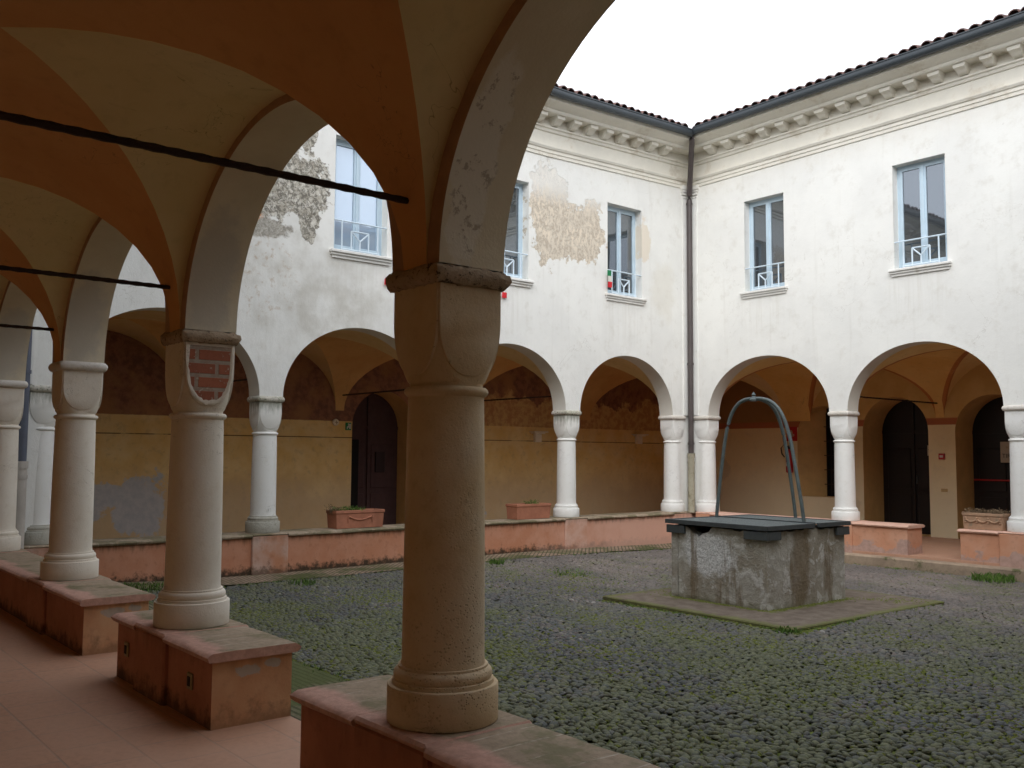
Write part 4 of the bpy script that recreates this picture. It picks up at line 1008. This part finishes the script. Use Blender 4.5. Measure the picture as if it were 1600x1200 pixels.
# ------------------------------------------------------------------ planters
def trough(name, label, loc, rz, L, Wd, H, mat, taper=.9, rim=.028, garland=0, fill='soil'):
    t = thing(name, label, 'planter', loc, rz, 'terracotta planters')
    m = Mesh(); hx, hy = L / 2, Wd / 2; q = taper
    rings = [(q, 0), (1 - (1 - q) * .15, H - .05), (1.02, H - .045), (1.06, H - .035), (1.06, H - .006), (1.04, H), (.90, H), (.88, H - .05)]
    vs = [];
    for s_, z in rings: 
        for sx, sy in ((-1, -1), (1, -1), (1, 1), (-1, 1)): vs.append((sx * (hx - (1 - s_) * hy), sy * hy * s_, z))
    fs = [(k * 4 + i, k * 4 + (i + 1) % 4, k * 4 + 4 + (i + 1) % 4, k * 4 + 4 + i) for k in range(len(rings) - 1) for i in range(4)]
    m.add(vs, fs + [(3, 2, 1, 0)]); m.build('trough', mat, t)
    s = Mesh(); s.box((-hx + .03, -hy + .03, H - .06), (hx - .03, hy - .03, H - .035)); s.build('soil', fill, t)
    if garland:
        for face in (-1, 1):
            g_ = Mesh()
            yy = face * (hy * .955 + .006)
            if garland == 1:
                pts = [(-hx * .5 + hx * i / 14, yy, H * .66 - .05 * math.sin(PI * i / 14)) for i in range(15)]
                g_.tube(pts, [.010 + .004 * math.sin(i * 2.2) for i in range(15)], 8)
                for x in (-hx * .5, hx * .5): g_.tube([(x, yy, H * .70), (x, yy, H * .30)], [.013, .006], 8)
            else:
                for w_ in range(3):
                    x0 = -hx * .85 + w_ * hx * .57
                    pts = [(x0 + hx * .57 * i / 8, yy * 1.02, H * .60 - .035 * math.sin(PI * i / 8)) for i in range(9)]; g_.tube(pts, .013, 8)
                for w_ in range(4):
                    x0 = -hx * .85 + w_ * hx * .57
                    for dz in (-.03, 0, .03): g_.tube([(x0, yy * .97, H * .55 + dz), (x0, yy * 1.12, H * .55 + dz)], [.018, .008], 8)
            g_.build('garland', mat, t)
    return t
def sprigs(parent, name, L, Wd, z, n, h, mat, leaf=.03, seed=1, x0=None, x1=None):
    r = random.Random(seed); m = Mesh()
    for i in range(n):
        x = r.uniform(-L / 2 if x0 is None else x0, L / 2 if x1 is None else x1); y = r.uniform(-Wd / 2, Wd / 2); a = r.uniform(0, 2 * PI); hh = h * r.uniform(.35, 1)
        tx, ty = math.cos(a) * hh * .5, math.sin(a) * hh * .5
        m.tube([(x, y, z), (x + tx * .5, y + ty * .5, z + hh * .7), (x + tx, y + ty, z + hh * .9)], [.0025, .002, .001], 4)
        for k in range(4):
            b = r.uniform(0, 2 * PI); f = r.uniform(.3, 1); px, py, pz = x + tx * f, y + ty * f, z + hh * f * .9; lf = leaf * r.uniform(.5, 1.1)
            c, s_ = math.cos(b), math.sin(b); m.add([(px, py, pz), (px + c * lf - s_ * lf * .3, py + s_ * lf + c * lf * .3, pz + lf * .4), (px + c * lf * 1.7, py + s_ * lf * 1.7, pz + lf * r.uniform(-.4, .5)), (px + c * lf + s_ * lf * .3, py + s_ * lf - c * lf * .3, pz + lf * .4)], [(0, 1, 2, 3)])
    return m.build(name, mat, parent)
p1 = trough('planter', 'terracotta planter with relief garland left of the big foreground column', (-.06, -7.32, 0), PI / 2, .76, .27, .245, 'terra', garland=1)
sprigs(p1, 'plant', .7, .2, .19, 120, .12, 'grass', .030, 2, -.36, .10); sprigs(p1, 'trailing_stems', .1, .2, .19, 30, .16, 'dry', .03, 3, -.42, -.30)
p2 = trough('planter', 'plain terracotta planter right of the big foreground column', (-.06, -4.12, 0), PI / 2, .72, .27, .24, 'terra')
sprigs(p2, 'plant', .7, .2, .19, 50, .12, 'grass', .028, 5, -.02, .2)
p3 = trough('planter', 'weathered basket planter full of dry stalks on the pink wall', (5.42, -.12, 0), 0, .56, .30, .235, 'terraW', taper=.94, garland=2)
sprigs(p3, 'plant', .52, .25, .19, 170, .12, 'dry', .03, 8)

# ------------------------------------------------------------------ things on the back walls
def txt(s, size, mat, parent, loc, rot):
    cu = bpy.data.curves.new('lettering', 'FONT'); cu.body = s; cu.size = size; cu.align_x = 'CENTER'; cu.align_y = 'CENTER'; cu.extrude = .0008
    o = bpy.data.objects.new('lettering', cu); COL.objects.link(o); bpy.context.view_layer.update()
    me = bpy.data.meshes.new_from_object(o); bpy.data.objects.remove(o); me.materials.clear(); me.materials.append(M[mat])
    o = bpy.data.objects.new('lettering', me); COL.objects.link(o); o.parent = parent; o.location = loc; o.rotation_euler = rot
    return o
XB = -2.91
# round fitting and exit sign on wing B, beside the door
t = thing('wall_light', 'small round cream wall fitting left of the green exit sign', 'wall light', (XB, -6.09, 1.56))
m = Mesh(); 
prof = [(.055, 0), (.062, .02), (.055, .045), (.03, .055), (.01, .058)]
vs = []; sg = 20
for r_, h_ in prof:
    for i in range(sg): a = 2 * PI * i / sg; vs.append((h_, r_ * math.cos(a), r_ * math.sin(a)))
m.add(vs, [(k * sg + i, k * sg + (i + 1) % sg, (k + 1) * sg + (i + 1) % sg, (k + 1) * sg + i) for k in range(4) for i in range(sg)], 0, True); m.add(vs[-sg:], [tuple(range(sg))]); m.build('cover', 'cream', t)
m = Mesh(); m.box((.058, -.006, -.03), (.062, .006, .03)); m.box((.058, -.03, -.006), (.0615, .03, .006)); m.build('grid', 'plate', t)
t = thing('exit_sign', 'small green exit sign beside the dark arched doorway', 'exit sign', (XB, -5.83, 1.497))
m = Mesh(); m.box((0, -.055, -.065), (.02, .055, .065), None, 0, .004); m.build('panel', 'green', t)
m = Mesh(); m.box((.0205, -.03, -.02), (.0225, .005, .0)); m.box((.0205, -.01, -.005), (.0225, .002, .035)); m.tube([(.0215, -.004, .043), (.0225, -.004, .043)], .009, 10)
m.box((.0205, .012, -.045), (.0225, .04, .045)); m.box((.0205, -.035, -.045), (.0225, -.02, -.02)); m.build('pictogram', 'white', t)
for i, (y, lab) in enumerate(((-1.47, 'shelf-topped cream wall lamp above the smooth planter, left of the two'), (1.55, 'shelf-topped cream wall lamp in the corner bay, right of the two'))):
    t = thing('wall_lamp', lab, 'wall lamp', (XB, y, 1.38), 0, 'uplighters on the far gallery wall')
    m = Mesh(); m.box((0, -.19, .095), (.17, .19, .12), None, 0, .006); m.box((0, -.14, .07), (.13, .14, .0945), None, 0, .006); m.build('shelf', 'cream', t)
    m = Mesh(); m.box((0, -.085, -.10), (.09, .085, .069), None, 0, .012); m.build('lamp_box', 'cream', t)
# extinguisher and its sign, R wing
YB = 3.20; xe = -.02
t = thing('fire_extinguisher', 'red fire extinguisher hanging on the wall seen through the well arch', 'fire extinguisher', (xe, YB - .09, .68))
m = Mesh(); m.lathe([(.055, 0), (.072, .015), (.075, .04), (.075, .40), (.06, .45), (.03, .475), (.022, .50)], 24); m.build('cylinder', 'red', t)
m = Mesh(); m.lathe([(.024, .50), (.028, .51), (.028, .54), (.015, .55)], 12); m.box((-.10, -.012, .555), (.02, .012, .572)); m.box((-.08, -.012, .525), (.0, .012, .538)); m.build('valve', 'rod', t)
m = Mesh(); m.tube([(-.02, 0, .54), (-.12, -.01, .60), (-.19, -.02, .52), (-.17, -.02, .40), (-.10, -.03, .33)], .012, 8); m.build('hose', 'rod', t)
m = Mesh(); m.box((-.035, -.077, .14), (.035, -.070, .22)); m.build('data_plate', 'white', t)
t = thing('fire_sign', 'square red fire equipment sign above the extinguisher', 'sign', (-.01, YB, 1.50))
m = Mesh(); m.box((-.13, -.012, -.15), (.13, 0, .15), None, 0, .002); m.build('panel', 'redd', t)
m = Mesh(); m.box((-.022, -.015, -.06), (.022, -.0125, .05), None); m.box((-.012, -.015, .052), (.012, -.0125, .075)); m.box((-.012, -.015, .062), (-.045, -.0125, .070)); m.box((.04, -.015, -.05), (.06, -.0125, .0)); m.build('pictogram', 'paper', t)
t = thing('alarm_box', 'small red fire alarm box on the pier between the arched doors', 'fire alarm', (3.195, YB, 1.045))
m = Mesh(); m.box((-.055, -.04, -.055), (.055, 0, .055), None, 0, .006); m.build('housing', 'red', t)
m = Mesh(); m.box((-.03, -.044, -.02), (.03, -.041, .02)); m.build('call_plate', 'white', t)
t = thing('switch_plate', 'flat pale plate low on the pier between the arched doors', 'switch', (3.22, YB, .42))
m = Mesh(); m.box((-.06, -.010, -.03), (.06, 0, .03), None, 0, .003); m.build('plate', 'reveal', t)
m = Mesh(); m.box((-.05, -.013, .008), (.05, -.0105, .018)); m.box((-.05, -.013, -.018), (.05, -.0105, -.008)); m.build('markings', 'plate', t)
t = thing('paper_notice', 'small white notice at the right edge of the left arched door', 'notice', (2.62, YB + .70, 1.16))
m = Mesh(); m.box((-.05, -.006, -.10), (.05, 0, .10)); m.build('sheet', 'paper', t); txt('W', .07, 'ink', t, (0, -.007, 0), (PI / 2, 0, 0))
t = thing('door_notice', 'pale notice with black lettering on the dark door behind the edge column', 'notice', (4.17, YB + .64, 1.13))
m = Mesh(); m.box((-.20, -.012, -.19), (.20, 0, .19), None, 0, .004); m.build('board', 'paper', t)
txt('PORTA', .06, 'plate', t, (0, -.0135, .08), (PI / 2, 0, 0)); txt('TIRARE', .105, 'ink', t, (0, -.0135, -.07), (PI / 2, 0, 0))

# cloth on the windows
def cloth(name, label, loc, w_, h_, mats, group=None):
    t = thing(name, label, 'flag', loc, 0, group); k = len(mats)
    for b, mt in enumerate(mats):
        m = Mesh(); n = 8; vs = []
        for j in (0, 1):
            for i in range(n + 1):
                zz = -h_ * (b + j) / k; yy = -w_ / 2 + w_ * i / n; vs.append((.014 * math.sin(i * 1.5 + b), yy + .01 * math.sin(zz * 30), zz))
        vs += [(x + .004, y, z) for x, y, z in vs]; q = 2 * (n + 1)
        m.add(vs, [(i, i + 1, n + 2 + i, n + 1 + i) for i in range(n)] + [(q + i, q + n + 1 + i, q + n + 2 + i, q + i + 1) for i in range(n)], 0, True); m.build('stripe', mt, t)
cloth('flag', 'small tricolour flag tied to the railing of the narrow right window', (.16, -2.48, 4.24), .10, .30, ['greenc', 'white', 'redc'])
cloth('red_ribbon', 'scrap of red ribbon on the wall left of the big capital', (.13, -6.98, 3.53), .10, .09, ['redc'])
cloth('red_ribbon', 'scrap of red ribbon on the wall right of the big capital', (.13, -4.81, 3.585), .10, .09, ['redc'])

# ------------------------------------------------------------------ weeds and moss
def tuft(x, y, r, n, h, label, seed):
    rr = random.Random(seed); m = Mesh()
    for i in range(n):
        a = rr.uniform(0, 2 * PI); d = r * math.sqrt(rr.random()); px, py = x + d * math.cos(a), y + d * math.sin(a); pz = gz(px, py)
        hh = h * rr.uniform(.4, 1); b = rr.uniform(0, 2 * PI); lw = rr.uniform(.003, .007); lean = hh * rr.uniform(.2, .8)
        c, s_ = math.cos(b), math.sin(b); m.add([(px - s_ * lw, py + c * lw, pz), (px + s_ * lw, py - c * lw, pz), (px + c * lean * .5 + s_ * lw * .8, py + s_ * lean * .5 - c * lw * .8, pz + hh * .75), (px + c * lean, py + s_ * lean, pz + hh), (px + c * lean * .5 - s_ * lw * .8, py + s_ * lean * .5 + c * lw * .8, pz + hh * .75)], [(0, 1, 2, 3, 4)])
    o = m.build('grass_tuft', 'grass'); tag(o, label, 'grass tuft', 'weeds in the courtyard')
tuft(1.10, -5.72, .10, 90, .09, 'round grass tuft at the edge of the brick path right of the big column', 1)
tuft(2.3, -5.35, .30, 110, .045, 'sparse low weeds among the cobbles left of the well', 2)
tuft(5.78, -.80, .28, 260, .12, 'lush weeds at the foot of the right pink wall', 3)
tuft(6.35, -6.50, .12, 90, .05, 'grass sprouting at the near corner of the well slab', 4)
tuft(1.15, -8.75, .16, 90, .07, 'weeds by the brick path below the mossy based column', 5)
tuft(.75, -10.35, .35, 200, .07, 'weeds in the left corner of the courtyard behind the near walls', 6)
def weeds():
    rr = random.Random(21); m = Mesh()
    def blade(x, y, h):
        pz = gz(x, y); b = rr.uniform(0, 2 * PI); c, s_ = math.cos(b), math.sin(b); lw = rr.uniform(.0015, .004); ln = h * rr.uniform(.2, .9)
        m.add([(x - s_ * lw, y + c * lw, pz), (x + s_ * lw, y - c * lw, pz), (x + c * ln, y + s_ * ln, pz + h)], [(0, 1, 2)])
    def run(p, q, k, sp, h):
        for _ in range(k):
            t_ = rr.random(); cx, cy = p[0] + (q[0] - p[0]) * t_ + rr.gauss(0, sp), p[1] + (q[1] - p[1]) * t_ + rr.gauss(0, sp)
            for _ in range(rr.randint(4, 16)): blade(cx + rr.gauss(0, .02), cy + rr.gauss(0, .02), h * rr.uniform(.4, 1))
    run((.86, -10.6), (.86, -.8), 120, .06, .035); run((1, -.62), (10, -.62), 150, .04, .04); run((2.5, -10.7), (9.5, -10.7), 160, .05, .035)
    run((3.83, -6.5), (6.45, -6.5), 60, .03, .03); run((6.45, -6.5), (6.45, -3.6), 40, .03, .03); run((1.0, -5.9), (3.2, -5.2), 40, .15, .03); run((.3, -10.9), (3.5, -11.4), 160, .25, .04)
    o = m.build('weeds', 'grass'); tag(o, 'sparse low weeds sprouting along the paving edges', 'weeds'); stuff(o)
weeds()
# moss creeping out round the well and along the paving edges
def moss():
    rr = random.Random(11); m = Mesh()
    def blob(x, y, z, r):
        n = 8; vs = [(x, y, z + r * .35)] + [(x + r * rr.uniform(.7, 1.2) * math.cos(2 * PI * i / n), y + r * rr.uniform(.7, 1.2) * math.sin(2 * PI * i / n), z - .004) for i in range(n)]
        m.add(vs, [(0, 1 + i, 1 + (i + 1) % n) for i in range(n)], 0, True)
    def line(p, q, n, sp, r, z=None):
        for i in range(n):
            t_ = rr.random(); x = p[0] + (q[0] - p[0]) * t_ + rr.gauss(0, sp); y = p[1] + (q[1] - p[1]) * t_ + rr.gauss(0, sp)
            blob(x, y, gz(x, y) if z is None else z, r * rr.uniform(.4, 1.2))
    zs_ = -.572
    line((4.33, -5.76), (5.66, -5.80), 260, .025, .022, zs_); line((5.69, -5.75), (5.69, -4.3), 260, .03, .022, zs_); line((4.2, -5.8), (3.95, -4.6), 200, .10, .02, zs_); line((5.8, -4.2), (6.3, -3.8), 160, .09, .02, zs_)
    line((3.85, -6.44), (6.45, -6.44), 160, .04, .018); line((6.47, -6.4), (6.47, -3.6), 130, .04, .018)
    line((3.0, -10.7), (10.5, -10.7), 900, .035, .020); line((.93, -10.5), (.93, -1.0), 260, .03, .016); line((1, -.5), (10, -.5), 200, .03, .016)
    for k in range(230):
        cx, cy = rr.uniform(2.0, 10.6), rr.uniform(-10.6, -5.0) if k % 5 else rr.uniform(-10.6, -1)
        if 3.4 < cx < 6.9 and -7.0 < cy < -3.2: continue
        rx, ry = rr.uniform(.15, .6), rr.uniform(.10, .3); k_ = rr.uniform(.3, 1.4)
        for _ in range(int(230 * rx * ry / .06 * .35 * k_)):
            x = cx + rr.gauss(0, rx * .6); y = cy + rr.gauss(0, ry * .6)
            if .95 < x < 10.7 and -10.6 < y < -.55 and not (3.85 < x < 6.44 and -6.5 < y < -3.6): blob(x, y, gz(x, y) + .004, rr.uniform(.006, .020))
    o = m.build('moss', 'moss'); tag(o, 'bright moss creeping round the well slab and paving edges', 'moss'); stuff(o)
moss()
